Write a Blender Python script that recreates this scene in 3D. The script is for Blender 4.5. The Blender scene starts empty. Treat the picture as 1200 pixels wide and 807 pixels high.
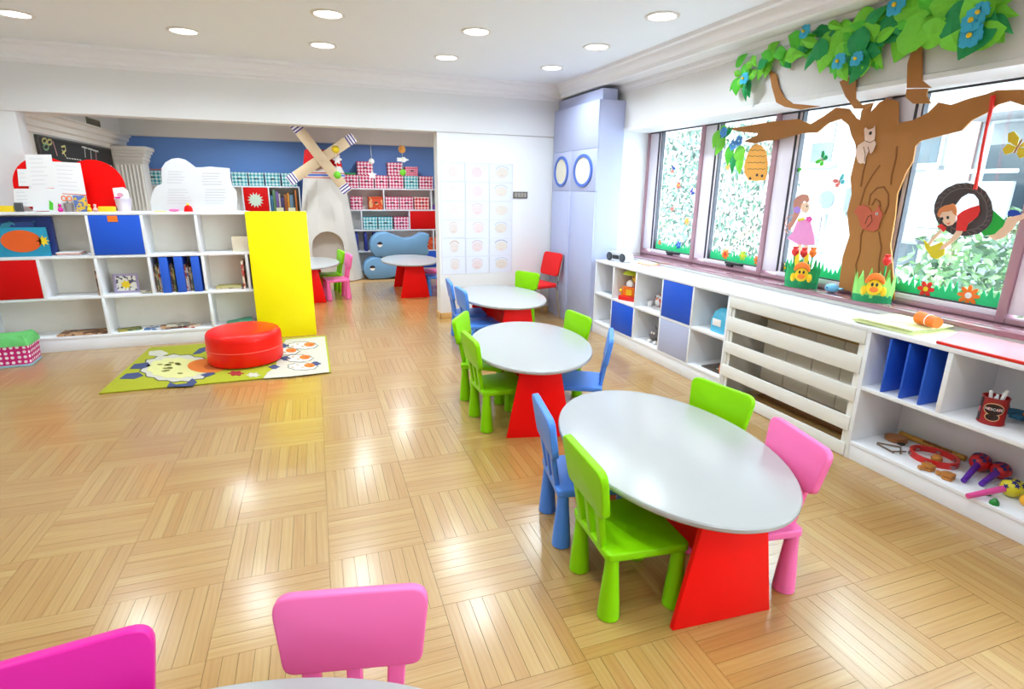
import bpy, bmesh, math, random
from mathutils import Vector, Matrix
random.seed(7)
R = math.radians
SC = bpy.context.scene
COL = SC.collection
# ------------------------------------------------------------------ camera
CAMH = 1.65; FPX = 644.8; YAW, PIT, ROL = R(20.59), R(15.79), R(0.77)
_f = Vector((math.sin(YAW)*math.cos(PIT), math.cos(YAW)*math.cos(PIT), -math.sin(PIT)))
_r = Vector((math.cos(YAW), -math.sin(YAW), 0)); _u = _r.cross(_f)
CR = math.cos(ROL)*_r + math.sin(ROL)*_u; CU = -math.sin(ROL)*_r + math.cos(ROL)*_u; CF = _f
cam_d = bpy.data.cameras.new('camera'); cam = bpy.data.objects.new('camera', cam_d); COL.objects.link(cam)
cam_d.sensor_width = 36; cam_d.lens = FPX/1200*36; cam_d.clip_start = 0.05; cam_d.clip_end = 300
cam.matrix_world = Matrix(((CR.x, CU.x, -CF.x, 0), (CR.y, CU.y, -CF.y, 0), (CR.z, CU.z, -CF.z, CAMH), (0, 0, 0, 1)))
SC.camera = cam
# ------------------------------------------------------------------ world, exposure
w = bpy.data.worlds.new('world'); SC.world = w; w.use_nodes = True
bg = w.node_tree.nodes['Background']; bg.inputs['Color'].default_value = (0.79, 0.91, 1.0, 1); bg.inputs['Strength'].default_value = 8.3
vs = SC.view_settings; vs.view_transform = 'Standard'; vs.look = 'None'; vs.gamma = 1.0; vs.use_curve_mapping = False
vs.exposure = 1.5
LAMP_W = 4.7; LAMP_COL = (0.80, 0.92, 1.0)

def PX(u, v, x=None, y=None, z=None):
    "point of the room on a known plane (wall, glass, floor) read from the photograph's measurements"
    d = CR*((u-600)/FPX) - CU*((v-403.5)/FPX) + CF
    if x is not None: t = x/d.x
    elif y is not None: t = y/d.y
    else: t = (z-CAMH)/d.z
    return Vector((0, 0, CAMH)) + d*t

# ------------------------------------------------------------------ materials
def lin(c):
    return tuple(((v/255)/12.92 if v/255 <= .04045 else ((v/255+.055)/1.055)**2.4) for v in c)
_mats = {}
def mat(name, rgb, rough=.45, var=.04, scale=8., bump=0., metal=0., coat=0., spec=.5, emit=0.):
    if name in _mats: return _mats[name]
    m = bpy.data.materials.new(name); m.use_nodes = True; nt = m.node_tree; b = nt.nodes['Principled BSDF']
    c = lin(rgb)
    b.inputs['Roughness'].default_value = rough; b.inputs['Metallic'].default_value = metal
    b.inputs['Coat Weight'].default_value = coat; b.inputs['Coat Roughness'].default_value = .08
    b.inputs['Specular IOR Level'].default_value = spec
    tc = nt.nodes.new('ShaderNodeTexCoord'); no = nt.nodes.new('ShaderNodeTexNoise'); no.inputs['Scale'].default_value = scale
    no.inputs['Detail'].default_value = 3
    nt.links.new(tc.outputs['Object'], no.inputs['Vector'])
    mr = nt.nodes.new('ShaderNodeMapRange'); mr.inputs['To Min'].default_value = 1-var; mr.inputs['To Max'].default_value = 1+var
    nt.links.new(no.outputs['Fac'], mr.inputs['Value'])
    hs = nt.nodes.new('ShaderNodeHueSaturation'); hs.inputs['Color'].default_value = (*c, 1)
    nt.links.new(mr.outputs['Result'], hs.inputs['Value']); nt.links.new(hs.outputs['Color'], b.inputs['Base Color'])
    if bump:
        bp = nt.nodes.new('ShaderNodeBump'); bp.inputs['Strength'].default_value = bump; bp.inputs['Distance'].default_value = .01
        nt.links.new(no.outputs['Fac'], bp.inputs['Height']); nt.links.new(bp.outputs['Normal'], b.inputs['Normal'])
    if emit:
        b.inputs['Emission Color'].default_value = (*c, 1); b.inputs['Emission Strength'].default_value = emit
    _mats[name] = m
    return m

def pattern_mat(name, a, b_, kind='lattice', scale=10., thr=.3):
    if name in _mats: return _mats[name]
    m = bpy.data.materials.new(name); m.use_nodes = True; nt = m.node_tree; b = nt.nodes['Principled BSDF']
    b.inputs['Roughness'].default_value = .6
    tc = nt.nodes.new('ShaderNodeTexCoord'); mp = nt.nodes.new('ShaderNodeMapping')
    if kind in ('lattice', 'dots'):
        sxy = nt.nodes.new('ShaderNodeSeparateXYZ'); nt.links.new(tc.outputs['Object'], sxy.inputs[0])
        ad = nt.nodes.new('ShaderNodeMath'); nt.links.new(sxy.outputs[0], ad.inputs[0]); nt.links.new(sxy.outputs[1], ad.inputs[1])
        cb = nt.nodes.new('ShaderNodeCombineXYZ'); nt.links.new(ad.outputs[0], cb.inputs[0]); nt.links.new(sxy.outputs[2], cb.inputs[1]); cb.inputs[2].default_value = .0103
        nt.links.new(cb.outputs[0], mp.inputs['Vector'])
    else: nt.links.new(tc.outputs['Object'], mp.inputs['Vector'])
    mx = nt.nodes.new('ShaderNodeMix'); mx.data_type = 'RGBA'
    mx.inputs[6].default_value = (*lin(a), 1); mx.inputs[7].default_value = (*lin(b_), 1)
    if kind == 'lattice':
        mp.inputs['Rotation'].default_value = (0, 0, R(45))
        ck = nt.nodes.new('ShaderNodeTexChecker'); ck.inputs['Scale'].default_value = scale
        nt.links.new(mp.outputs['Vector'], ck.inputs['Vector']); nt.links.new(ck.outputs['Fac'], mx.inputs[0])
    elif kind == 'dots':
        vo = nt.nodes.new('ShaderNodeTexVoronoi'); vo.voronoi_dimensions = '2D'; vo.inputs['Scale'].default_value = scale; vo.inputs['Randomness'].default_value = .15
        nt.links.new(mp.outputs['Vector'], vo.inputs['Vector'])
        lt = nt.nodes.new('ShaderNodeMath'); lt.operation = 'LESS_THAN'; lt.inputs[1].default_value = thr
        nt.links.new(vo.outputs['Distance'], lt.inputs[0]); nt.links.new(lt.outputs[0], mx.inputs[0])
    elif kind == 'lines':
        wv = nt.nodes.new('ShaderNodeTexWave'); wv.bands_direction = 'Z'; wv.inputs['Scale'].default_value = scale; wv.inputs['Distortion'].default_value = 2.
        nt.links.new(mp.outputs['Vector'], wv.inputs['Vector'])
        lt = nt.nodes.new('ShaderNodeMath'); lt.operation = 'GREATER_THAN'; lt.inputs[1].default_value = thr
        nt.links.new(wv.outputs['Fac'], lt.inputs[0]); nt.links.new(lt.outputs[0], mx.inputs[0])
    else:  # blotches of colour: printed covers
        no = nt.nodes.new('ShaderNodeTexNoise'); no.inputs['Scale'].default_value = scale; no.inputs['Detail'].default_value = 2
        nt.links.new(mp.outputs['Vector'], no.inputs['Vector'])
        lt = nt.nodes.new('ShaderNodeMath'); lt.operation = 'GREATER_THAN'; lt.inputs[1].default_value = thr
        nt.links.new(no.outputs['Fac'], lt.inputs[0]); nt.links.new(lt.outputs[0], mx.inputs[0])
    nt.links.new(mx.outputs[2], b.inputs['Base Color'])
    _mats[name] = m
    return m

def glass_mat():
    m = bpy.data.materials.new('window_glass'); m.use_nodes = True; nt = m.node_tree
    nt.nodes.remove(nt.nodes['Principled BSDF']); out = nt.nodes['Material Output']
    tr = nt.nodes.new('ShaderNodeBsdfTransparent'); tr.inputs['Color'].default_value = (.93, .98, .97, 1)
    gl = nt.nodes.new('ShaderNodeBsdfGlossy'); gl.inputs['Roughness'].default_value = .02
    lw = nt.nodes.new('ShaderNodeLayerWeight'); lw.inputs['Blend'].default_value = .5
    pw = nt.nodes.new('ShaderNodeMath'); pw.operation = 'POWER'; pw.inputs[1].default_value = 5.; nt.links.new(lw.outputs['Facing'], pw.inputs[0])
    fr = nt.nodes.new('ShaderNodeMath'); fr.operation = 'MULTIPLY_ADD'; fr.inputs[1].default_value = .8; fr.inputs[2].default_value = .04; nt.links.new(pw.outputs[0], fr.inputs[0])
    mx = nt.nodes.new('ShaderNodeMixShader')
    nt.links.new(fr.outputs[0], mx.inputs[0]); nt.links.new(tr.outputs[0], mx.inputs[1]); nt.links.new(gl.outputs[0], mx.inputs[2])
    nt.links.new(mx.outputs[0], out.inputs['Surface'])
    return m

def wood_floor_mat():
    m = bpy.data.materials.new('parquet_wood'); m.use_nodes = True; nt = m.node_tree; L = nt.links; b = nt.nodes['Principled BSDF']
    at = nt.nodes.new('ShaderNodeAttribute'); at.attribute_name = 'plank'
    sp = nt.nodes.new('ShaderNodeSeparateColor'); L.new(at.outputs['Color'], sp.inputs['Color'])
    ge = nt.nodes.new('ShaderNodeNewGeometry'); sx = nt.nodes.new('ShaderNodeSeparateXYZ'); L.new(ge.outputs['Position'], sx.inputs[0])
    # along / across the grain
    def mixf(f, a, c):
        n = nt.nodes.new('ShaderNodeMix'); n.data_type = 'FLOAT'; L.new(f, n.inputs[0]); L.new(a, n.inputs[2]); L.new(c, n.inputs[3]); return n.outputs[0]
    along = mixf(sp.outputs[1], sx.outputs[0], sx.outputs[1]); across = mixf(sp.outputs[1], sx.outputs[1], sx.outputs[0])
    def mul(a, k):
        n = nt.nodes.new('ShaderNodeMath'); n.operation = 'MULTIPLY'; L.new(a, n.inputs[0]); n.inputs[1].default_value = k; return n.outputs[0]
    cx = nt.nodes.new('ShaderNodeCombineXYZ'); L.new(mul(along, 2.2), cx.inputs[0]); L.new(mul(across, 30.), cx.inputs[1]); L.new(mul(sp.outputs[2], 60.), cx.inputs[2])
    n1 = nt.nodes.new('ShaderNodeTexNoise'); n1.inputs['Scale'].default_value = 1.; n1.inputs['Detail'].default_value = 5; n1.inputs['Distortion'].default_value = 1.0
    L.new(cx.outputs[0], n1.inputs['Vector'])
    cx2 = nt.nodes.new('ShaderNodeCombineXYZ'); L.new(mul(along, 1.1), cx2.inputs[0]); L.new(mul(across, 9.), cx2.inputs[1]); L.new(mul(sp.outputs[2], 90.), cx2.inputs[2])
    wv = nt.nodes.new('ShaderNodeTexWave'); wv.bands_direction = 'Y'; wv.inputs['Scale'].default_value = 1.6; wv.inputs['Distortion'].default_value = 7.; wv.inputs['Detail'].default_value = 2; wv.inputs['Detail Scale'].default_value = .8
    L.new(cx2.outputs[0], wv.inputs['Vector'])
    rp = nt.nodes.new('ShaderNodeValToRGB')
    e = rp.color_ramp.elements
    e[0].position = .0; e[0].color = (*lin((161, 110, 50)), 1)
    e[1].position = 1.; e[1].color = (*lin((190, 157, 95)), 1)
    k = rp.color_ramp.elements.new(.35); k.color = (*lin((174, 129, 66)), 1)
    k = rp.color_ramp.elements.new(.7); k.color = (*lin((182, 143, 80)), 1)
    # tone + grain
    ad = nt.nodes.new('ShaderNodeMath'); ad.operation = 'MULTIPLY_ADD'; L.new(n1.outputs['Fac'], ad.inputs[0]); ad.inputs[1].default_value = .75
    ad2 = nt.nodes.new('ShaderNodeMath'); ad2.operation = 'MULTIPLY_ADD'; L.new(sp.outputs[0], ad2.inputs[0]); ad2.inputs[1].default_value = .42; ad2.inputs[2].default_value = .0
    L.new(ad2.outputs[0], ad.inputs[2])
    ad3 = nt.nodes.new('ShaderNodeMath'); ad3.operation = 'MULTIPLY_ADD'; L.new(wv.outputs['Fac'], ad3.inputs[0]); ad3.inputs[1].default_value = .17; L.new(ad.outputs[0], ad3.inputs[2])
    ad4 = nt.nodes.new('ShaderNodeMath'); ad4.operation = 'ADD'; ad4.inputs[1].default_value = -.08; L.new(ad3.outputs[0], ad4.inputs[0])
    L.new(ad4.outputs[0], rp.inputs[0]); L.new(rp.outputs[0], b.inputs['Base Color'])
    b.inputs['Roughness'].default_value = .32; b.inputs['Coat Weight'].default_value = 1.; b.inputs['Coat IOR'].default_value = 1.5; b.inputs['Coat Roughness'].default_value = .2
    bp = nt.nodes.new('ShaderNodeBump'); bp.inputs['Strength'].default_value = .12; bp.inputs['Distance'].default_value = .002
    L.new(n1.outputs['Fac'], bp.inputs['Height']); L.new(bp.outputs['Normal'], b.inputs['Normal'])
    return m

WHITE = mat('white_wall_paint', (236, 237, 239), .7, .012, 2.)
CEIL = mat('white_ceiling_paint', (240, 247, 255), .75, .01, 2.)
MOULD = mat('white_moulding', (243, 244, 248), .55, .01, 3.)
LAM = mat('white_laminate', (241, 243, 248), .4, .012, 5.)
CREAM = mat('cream_laminate', (240, 239, 234), .4, .012, 5.)
FARW = mat('cream_wall_paint', (234, 230, 224), .7, .015, 2.)
BLUEW = mat('blue_wall_paint', (112, 156, 226), .6, .03, 2.)
GREEN = mat('green_plastic', (138, 214, 2), .38, .02, 6., spec=.2)
BLUE = mat('blue_plastic', (80, 142, 236), .36, .02, 6., spec=.35)
PINK = mat('pink_plastic', (255, 116, 180), .36, .02, 6., spec=.3)
MAG = mat('magenta_plastic', (232, 36, 158), .36, .02, 6., spec=.3)
RED = mat('red_board', (250, 8, 6), .45, .03, 7., spec=.2)
REDL = mat('red_laminate', (214, 6, 8), .45, .03, 6., spec=.2)
REDV = mat('red_vinyl', (250, 24, 10), .32, .03, 9., spec=.35)
DOORB = mat('blue_laminate', (24, 88, 214), .4, .025, 6.)
LILAC = mat('lilac_laminate', (184, 192, 224), .45, .02, 5.)
YEL = mat('yellow_laminate', (255, 242, 8), .45, .02, 5., spec=.25)
TTOP = mat('white_table_laminate', (172, 172, 171), .25, .008, 3.)
MAROON = mat('maroon_frame', (178, 140, 152), .3, .03, 8.)
SILL = mat('polished_maroon_sill', (150, 108, 118), .05, .04, 6., coat=.6)
STILE = mat('lilac_aluminium', (238, 232, 244), .35, .015, 6.)
GASK = mat('dark_gasket', (62, 62, 72), .5)
BLACK = mat('black_plastic', (38, 38, 42), .4)
BROWN = mat('brown_paper', (176, 116, 52), .65, .05, 3.)
DBROWN = mat('dark_brown_crease', (140, 84, 34), .7)
LEAF1 = mat('bright_green_paper', (126, 222, 58), .55, .06, 9.)
LEAF2 = mat('mid_green_paper', (84, 206, 50), .55, .06, 9.)
LEAF3 = mat('dark_green_paper', (24, 160, 84), .55, .06, 9.)
FLB = mat('turquoise_paper', (56, 186, 226), .55, .08, 20.)
PAPER = mat('white_paper', (246, 246, 248), .7, .008, 4.)
PAPERB = mat('bluish_paper', (222, 225, 238), .7, .008, 4.)
GRASS = mat('grass_green_film', (36, 208, 130), .5, .1, 12.)
YELP = mat('yellow_paper', (248, 214, 34), .55)
ORAP = mat('orange_paper', (250, 124, 32), .55)
REDP = mat('red_paper', (232, 44, 40), .55)
WOODB = mat('wood_baseboard', (216, 170, 104), .45, .08, 10.)
WOODT = mat('toy_wood', (190, 124, 56), .45, .1, 14.)
STEEL = mat('satin_steel', (196, 196, 198), .25, .01, 5., metal=1.)
GLASS = glass_mat()
FLOORM = wood_floor_mat()

# ------------------------------------------------------------------ mesh helpers
class MB:
    def __init__(s): s.v = []; s.f = []
    def add(s, vs_, fs):
        o = len(s.v); s.v += [tuple(p) for p in vs_]; s.f += [tuple(i+o for i in f) for f in fs]; return s
    def box(s, x0, x1, y0, y1, z0, z1):
        return s.add([(x0,y0,z0),(x1,y0,z0),(x1,y1,z0),(x0,y1,z0),(x0,y0,z1),(x1,y0,z1),(x1,y1,z1),(x0,y1,z1)],
                     [(0,3,2,1),(4,5,6,7),(0,1,5,4),(1,2,6,5),(2,3,7,6),(3,0,4,7)])
    def obox(s, c, size, rot=(0,0,0)):
        a, b, d = [k/2 for k in size]
        from mathutils import Euler
        M_ = Euler(rot).to_matrix(); c = Vector(c)
        return s.add([c+M_@Vector(p) for p in [(-a,-b,-d),(a,-b,-d),(a,b,-d),(-a,b,-d),(-a,-b,d),(a,-b,d),(a,b,d),(-a,b,d)]],
                     [(0,3,2,1),(4,5,6,7),(0,1,5,4),(1,2,6,5),(2,3,7,6),(3,0,4,7)])
    def lathe(s, prof, c=(0,0,0), n=24, sx=1., sy=1., M_=None):
        "prof: [(radius, z)] bottom to top; closed by caps when radius > 0 at the ends"
        V = []; F = []; c = Vector(c)
        for r, z in prof:
            for k in range(n):
                a = 2*math.pi*k/n; p = Vector((r*sx*math.cos(a), r*sy*math.sin(a), z))
                V.append(c+(M_@p if M_ else p))
        m = len(prof)
        for i in range(m-1):
            for k in range(n):
                k2 = (k+1) % n; F.append((i*n+k, i*n+k2, (i+1)*n+k2, (i+1)*n+k))
        F.append(tuple(range(n-1, -1, -1))); F.append(tuple((m-1)*n+k for k in range(n)))
        return s.add(V, F)
    def cyl(s, a, b, r0, r1=None, n=12):
        r1 = r0 if r1 is None else r1
        a = Vector(a); b = Vector(b); d = (b-a); q = d.to_track_quat('Z', 'Y').to_matrix()
        V = [a+q@Vector((r0*math.cos(2*math.pi*k/n), r0*math.sin(2*math.pi*k/n), 0)) for k in range(n)]
        V += [b+q@Vector((r1*math.cos(2*math.pi*k/n), r1*math.sin(2*math.pi*k/n), 0)) for k in range(n)]
        F = [(k, (k+1) % n, n+(k+1) % n, n+k) for k in range(n)] + [tuple(range(n-1, -1, -1)), tuple(range(n, 2*n))]
        return s.add(V, F)
    def tube(s, pts, r, n=8, closed=False):
        P = [Vector(p) for p in pts]; m = len(P); V = []; F = []
        for i, p in enumerate(P):
            if closed: t = P[(i+1) % m]-P[i-1]
            else: t = P[min(i+1, m-1)]-P[max(i-1, 0)]
            q = t.to_track_quat('Z', 'Y').to_matrix(); rr = r[i] if isinstance(r, (list, tuple)) else r
            V += [p+q@Vector((rr*math.cos(2*math.pi*k/n), rr*math.sin(2*math.pi*k/n), 0)) for k in range(n)]
        for i in range(m if closed else m-1):
            j = (i+1) % m
            for k in range(n): F.append((i*n+k, i*n+(k+1) % n, j*n+(k+1) % n, j*n+k))
        if not closed: F += [tuple(range(n-1, -1, -1)), tuple((m-1)*n+k for k in range(n))]
        return s.add(V, F)
    def prism(s, pts, d):
        "planar outline (3-D points) extruded by vector d"
        P = [Vector(p) for p in pts]; d = Vector(d); n = len(P)
        nrm = Vector((0,0,0))
        for i in range(n): nrm += P[i].cross(P[(i+1) % n])
        if nrm.dot(d) > 0: P.reverse()
        V = P + [p+d for p in P]
        F = [tuple(range(n)), tuple(range(2*n-1, n-1, -1))] + [((i+1) % n, i, n+i, n+(i+1) % n) for i in range(n)]
        return s.add(V, F)
    def ball(s, c, r, n=16, m=10, M_=None):
        rx, ry, rz = r if isinstance(r, (list, tuple)) else (r, r, r); c = Vector(c); V = []; F = []
        for i in range(1, m):
            th = math.pi*i/m
            for k in range(n):
                a = 2*math.pi*k/n; p = Vector((rx*math.sin(th)*math.cos(a), ry*math.sin(th)*math.sin(a), -rz*math.cos(th)))
                V.append(c+(M_@p if M_ else p))
        b = len(V); V.append(c+(M_@Vector((0,0,-rz)) if M_ else Vector((0,0,-rz)))); V.append(c+(M_@Vector((0,0,rz)) if M_ else Vector((0,0,rz))))
        for i in range(m-2):
            for k in range(n): F.append((i*n+k, i*n+(k+1) % n, (i+1)*n+(k+1) % n, (i+1)*n+k))
        for k in range(n): F.append((b, (k+1) % n, k)); F.append((b+1, (m-2)*n+k, (m-2)*n+(k+1) % n))
        return s.add(V, F)
    def build(s, name, m, parent=None, loc=None, rotz=0., bev=0., seg=2, smooth=True, world=False):
        V = [Vector(p) for p in s.v]
        if world:
            o = Vector((0,0,0)); q = parent
            while q: o += q.location; q = q.parent
            if loc is not None: o += Vector(loc)
            V = [p-o for p in V]
        me = bpy.data.meshes.new(name); me.from_pydata([tuple(p) for p in V], [], s.f)
        if bev:
            bm = bmesh.new(); bm.from_mesh(me)
            bmesh.ops.remove_doubles(bm, verts=bm.verts, dist=1e-5)
            ed = [e for e in bm.edges if len(e.link_faces) == 2 and e.calc_face_angle(0) > R(35)]
            bmesh.ops.bevel(bm, geom=ed, offset=bev, segments=seg, profile=.5, affect='EDGES', clamp_overlap=True)
            bm.to_mesh(me); bm.free()
        if smooth:
            me.polygons.foreach_set('use_smooth', [True]*len(me.polygons)); me.set_sharp_from_angle(angle=R(38))
        me.update()
        ob = bpy.data.objects.new(name, me); COL.objects.link(ob)
        if m: me.materials.append(m)
        if parent: ob.parent = parent
        if loc is not None: ob.location = loc
        ob.rotation_euler = (0, 0, rotz)
        return ob

def tag(o, label, cat=None, group=None, kind=None):
    o['label'] = label
    if cat: o['category'] = cat
    if group: o['group'] = group
    if kind: o['kind'] = kind
    return o
def thing(name, label, cat, loc=(0,0,0), rotz=0., group=None):
    o = bpy.data.objects.new(name, None); COL.objects.link(o); o.empty_display_size = .1
    o.location = loc; o.rotation_euler = (0, 0, rotz)
    return tag(o, label, cat, group)
def structe(name, label, loc=(0,0,0)):
    o = bpy.data.objects.new(name, None); COL.objects.link(o); o.location = loc
    return tag(o, label, kind='structure')
def copy_tree(o, parent=None):
    c = o.copy(); COL.objects.link(c); c.parent = parent
    for ch in list(o.children): copy_tree(ch, c)
    return c
def bx(*a): return MB().box(*a)
def simple(name, mb, m, label, cat, loc, rotz=0., bev=0., group=None, world=False):
    return tag(mb.build(name, m, loc=loc, rotz=rotz, bev=bev, world=world), label, cat, group)
def struct(name, mb, m, label, bev=0.):
    return tag(mb.build(name, m, bev=bev), label, kind='structure')
def strip(pts, w=.006, t=.002, axis='x', dirn=-1):
    "ribbon along points lying in a plane x=const (axis x) / y=const: thin raised line"
    mb = MB()
    for a, b in zip(pts[:-1], pts[1:]):
        a = Vector(a); b = Vector(b); d = (b-a).normalized()
        n = Vector((1,0,0)) if axis == 'x' else (Vector((0,1,0)) if axis == 'y' else Vector((0,0,1)))
        s_ = d.cross(n)*w/2; e = d*w*.3
        mb.prism([a-s_-e, a+s_-e, b+s_+e, b-s_+e], n*dirn*t)
    return mb

# ================================================================== STRUCTURE
CZ = 2.90           # ceiling
BY = 6.92           # wall with the drawings
WX = 3.46           # window wall face
FX = 3.82           # window frame inner face
SILZ = .926         # top of the window sill
# floor: dark bed + parquet strips
floor = struct('floor', bx(-4.8, 4.05, -2.7, 11.6, -.12, -.012), mat('parquet_bed', (176, 134, 84), .6), 'light glossy parquet floor laid in basket squares')
TS = .4348; TH = R(-1.18); TX0, TY0 = -.4214, 3.6136; NS = 8
ca, sa = math.cos(TH), math.sin(TH)
def tw(a, b): return (TX0+a*ca-b*sa, TY0+a*sa+b*ca)
planks = []
for i in range(-11, 11):
    for j in range(-19, 15):
        mx_, my_ = tw((i+.5)*TS, (j+.5)*TS)
        if not (-4.75 < mx_ < 3.85 and -2.65 < my_ < 11.5): continue
        ori = (i+j) % 2
        for k in range(NS):
            g = .0007; w_ = TS/NS
            if ori: q = [(i*TS+k*w_+g, j*TS+g), (i*TS+(k+1)*w_-g, j*TS+g), (i*TS+(k+1)*w_-g, (j+1)*TS-g), (i*TS+k*w_+g, (j+1)*TS-g)]
            else: q = [(i*TS+g, j*TS+k*w_+g), ((i+1)*TS-g, j*TS+k*w_+g), ((i+1)*TS-g, j*TS+(k+1)*w_-g), (i*TS+g, j*TS+(k+1)*w_-g)]
            P = [tw(*p) for p in q]
            # area on screen, inside the frame
            sc_ = []; ok = True
            for (x, y) in P:
                d = Vector((x, y, -CAMH)); zz = d.dot(CF)
                if zz < .2: ok = False; break
                sc_.append((600+FPX*d.dot(CR)/zz, 403.5-FPX*d.dot(CU)/zz))
            ar = 0
            if ok:
                cxp = sum(p[0] for p in sc_)/4; cyp = sum(p[1] for p in sc_)/4
                if 0 < cxp < 1200 and 0 < cyp < 800 and mx_ < 3.2:
                    ar = abs(sum(sc_[a][0]*sc_[(a+1) % 4][1]-sc_[(a+1) % 4][0]*sc_[a][1] for a in range(4)))/2
                    if 660 < cxp < 900 and 460 < cyp < 610: ar *= .01      # under the oval table
            planks.append((ar, P, ori, (random.random()*.85+.08 if random.random() > .12 else random.random()*.22, float(ori), random.random())))
planks.sort(key=lambda t: -t[0])
def plank_mesh(lst, name, jit):
    V = []; F = []; C = []
    for ar, P, ori, c in lst:
        o = len(V); dz = -random.random()*.0006
        V += [(x, y, dz) for x, y in P]+[(x, y, -.012) for x, y in P]
        F += [(o, o+1, o+2, o+3), (o, o+4, o+5, o+1), (o+1, o+5, o+6, o+2), (o+2, o+6, o+7, o+3), (o+3, o+7, o+4, o)]
        C += [c]*8
    me = bpy.data.meshes.new(name); me.from_pydata(V, [], F)
    at = me.color_attributes.new('plank', 'FLOAT_COLOR', 'POINT')
    for k, c in enumerate(C): at.data[k].color = (*c, 1)
    me.materials.append(FLOORM); me.update()
    return me
for pl in planks[:299]:
    ob = bpy.data.objects.new('parquet_strip', plank_mesh([pl], 'parquet_strip', 0)); COL.objects.link(ob); ob.parent = floor
ob = bpy.data.objects.new('parquet_strip', plank_mesh(planks[299:], 'parquet_strip_field', 0)); COL.objects.link(ob); ob.parent = floor; ob['kind'] = 'stuff'
ob['label'] = 'remaining parquet strips of the floor'

struct('ceiling', bx(-4.8, 4.05, -2.7, BY, CZ, CZ+.12), CEIL, 'white plaster ceiling with recessed round lamps')
# right (window) wall
mb = MB(); mb.box(WX, 4.05, 5.78, BY+.2, 0, CZ); mb.box(WX, 4.05, -2.7, 5.78, 2.285, CZ); mb.box(3.632, 4.05, -2.7, 5.78, 0, .893)
mb.box(3.22, WX, -2.7, BY, 2.765, CZ)
struct('wall_right', mb, WHITE, 'white wall around the long window band')
# wall with the opening
mb = MB(); mb.box(1.60, WX, BY, BY+.2, 0, 2.31); mb.box(-4.8, WX, BY-.02, BY+.2, 2.30, CZ); mb.box(-4.8, -2.47, BY, BY+.2, 0, 2.31)
struct('wall_back', mb, WHITE, 'white wall with wide opening to the play room', bev=.004)
struct('wall_left', bx(-4.8, -4.6, -2.7, BY, 0, CZ), WHITE, 'plain white side wall')
struct('wall_front', bx(-4.8, 4.05, -2.75, -2.6, 0, CZ), WHITE, 'plain white wall facing the opening')
# play room behind the opening
struct('wall_far', bx(-2.7, 3.6, 11.3, 11.45, 0, 2.41), BLUEW, 'blue painted wall behind the toy shelves')
struct('wall_play_room_beam', bx(-2.7, 3.6, 11.12, 11.45, 2.41, 2.85), FARW, 'white beam above the blue wall', bev=.01)
struct('wall_play_room_left', bx(-2.80, -2.64, BY+.2, 11.45, 0, 2.85), FARW, 'cream side wall of the play room')
struct('wall_play_room_right', bx(3.5, 3.66, BY+.2, 11.45, 0, 2.85), FARW, 'cream right wall of the play room')
struct('ceiling_play_room', bx(-2.8, 3.66, BY+.2, 11.45, 2.80, 2.9), CEIL, 'white ceiling of the play room')

def sweep_profile(prof, a, b, inward):
    "moulding: prof list of (offset inward, z) between floor points a and b"
    mb = MB(); a = Vector((*a, 0)); b = Vector((*b, 0)); n = Vector((*inward, 0))
    pa = [a+n*o+Vector((0, 0, z)) for o, z in prof]
    mb.prism(pa, b-a); return mb
crown = [(0, 2.725), (.015, 2.725), (.02, 2.745), (.045, 2.755), (.05, 2.79), (.075, 2.80), (.10, 2.835), (.105, 2.86), (.125, 2.87), (.13, CZ), (0, CZ)]
struct('trim_1', sweep_profile(crown, (-4.6, BY-.02), (3.24, BY-.02), (0, -1)), MOULD, 'stepped white crown moulding over the opening')
crown2 = [(0, 2.765), (.0, 2.75), (.03, 2.755), (.035, 2.79), (.06, 2.80), (.085, 2.835), (.09, 2.86), (.12, 2.87), (.125, CZ), (0, CZ)]
struct('trim_2', sweep_profile(crown2, (3.22, BY-.02), (3.22, -2.6), (-1, 0)), MOULD, 'stepped white crown moulding along the window side')
struct('trim_3', sweep_profile([(0, 2.69), (.02, 2.69), (.025, 2.715), (.045, 2.73), (.05, 2.765), (0, 2.765)], (WX, BY-.02), (WX, -2.6), (-1, 0)), MOULD, 'small white moulding below the ceiling box')
struct('trim_4', sweep_profile([(0, 2.285), (.012, 2.285), (.012, 2.315), (0, 2.32)], (WX, 5.78), (WX, -2.6), (-1, 0)), MOULD, 'narrow white edge bead above the windows')
struct('baseboard_back', bx(1.585, 3.12, BY-.014, BY, 0, .075).box(1.586, 1.60, BY-.014, BY+.2, 0, .075), WOODB, 'low wooden baseboard under the drawings', bev=.003)
struct('baseboard_left', bx(-4.6, -4.586, -2.6, BY, 0, .075), WOODB, 'low wooden baseboard on side wall')
# window sill
struct('trim_5', bx(3.60, FX+.02, -2.6, 5.78, .894, SILZ), SILL, 'polished maroon window sill', bev=.004)
struct('trim_6', bx(3.617, 3.631, -2.6, 5.72, .8675, .8935), CREAM, 'cream strip under the window sill')

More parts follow.
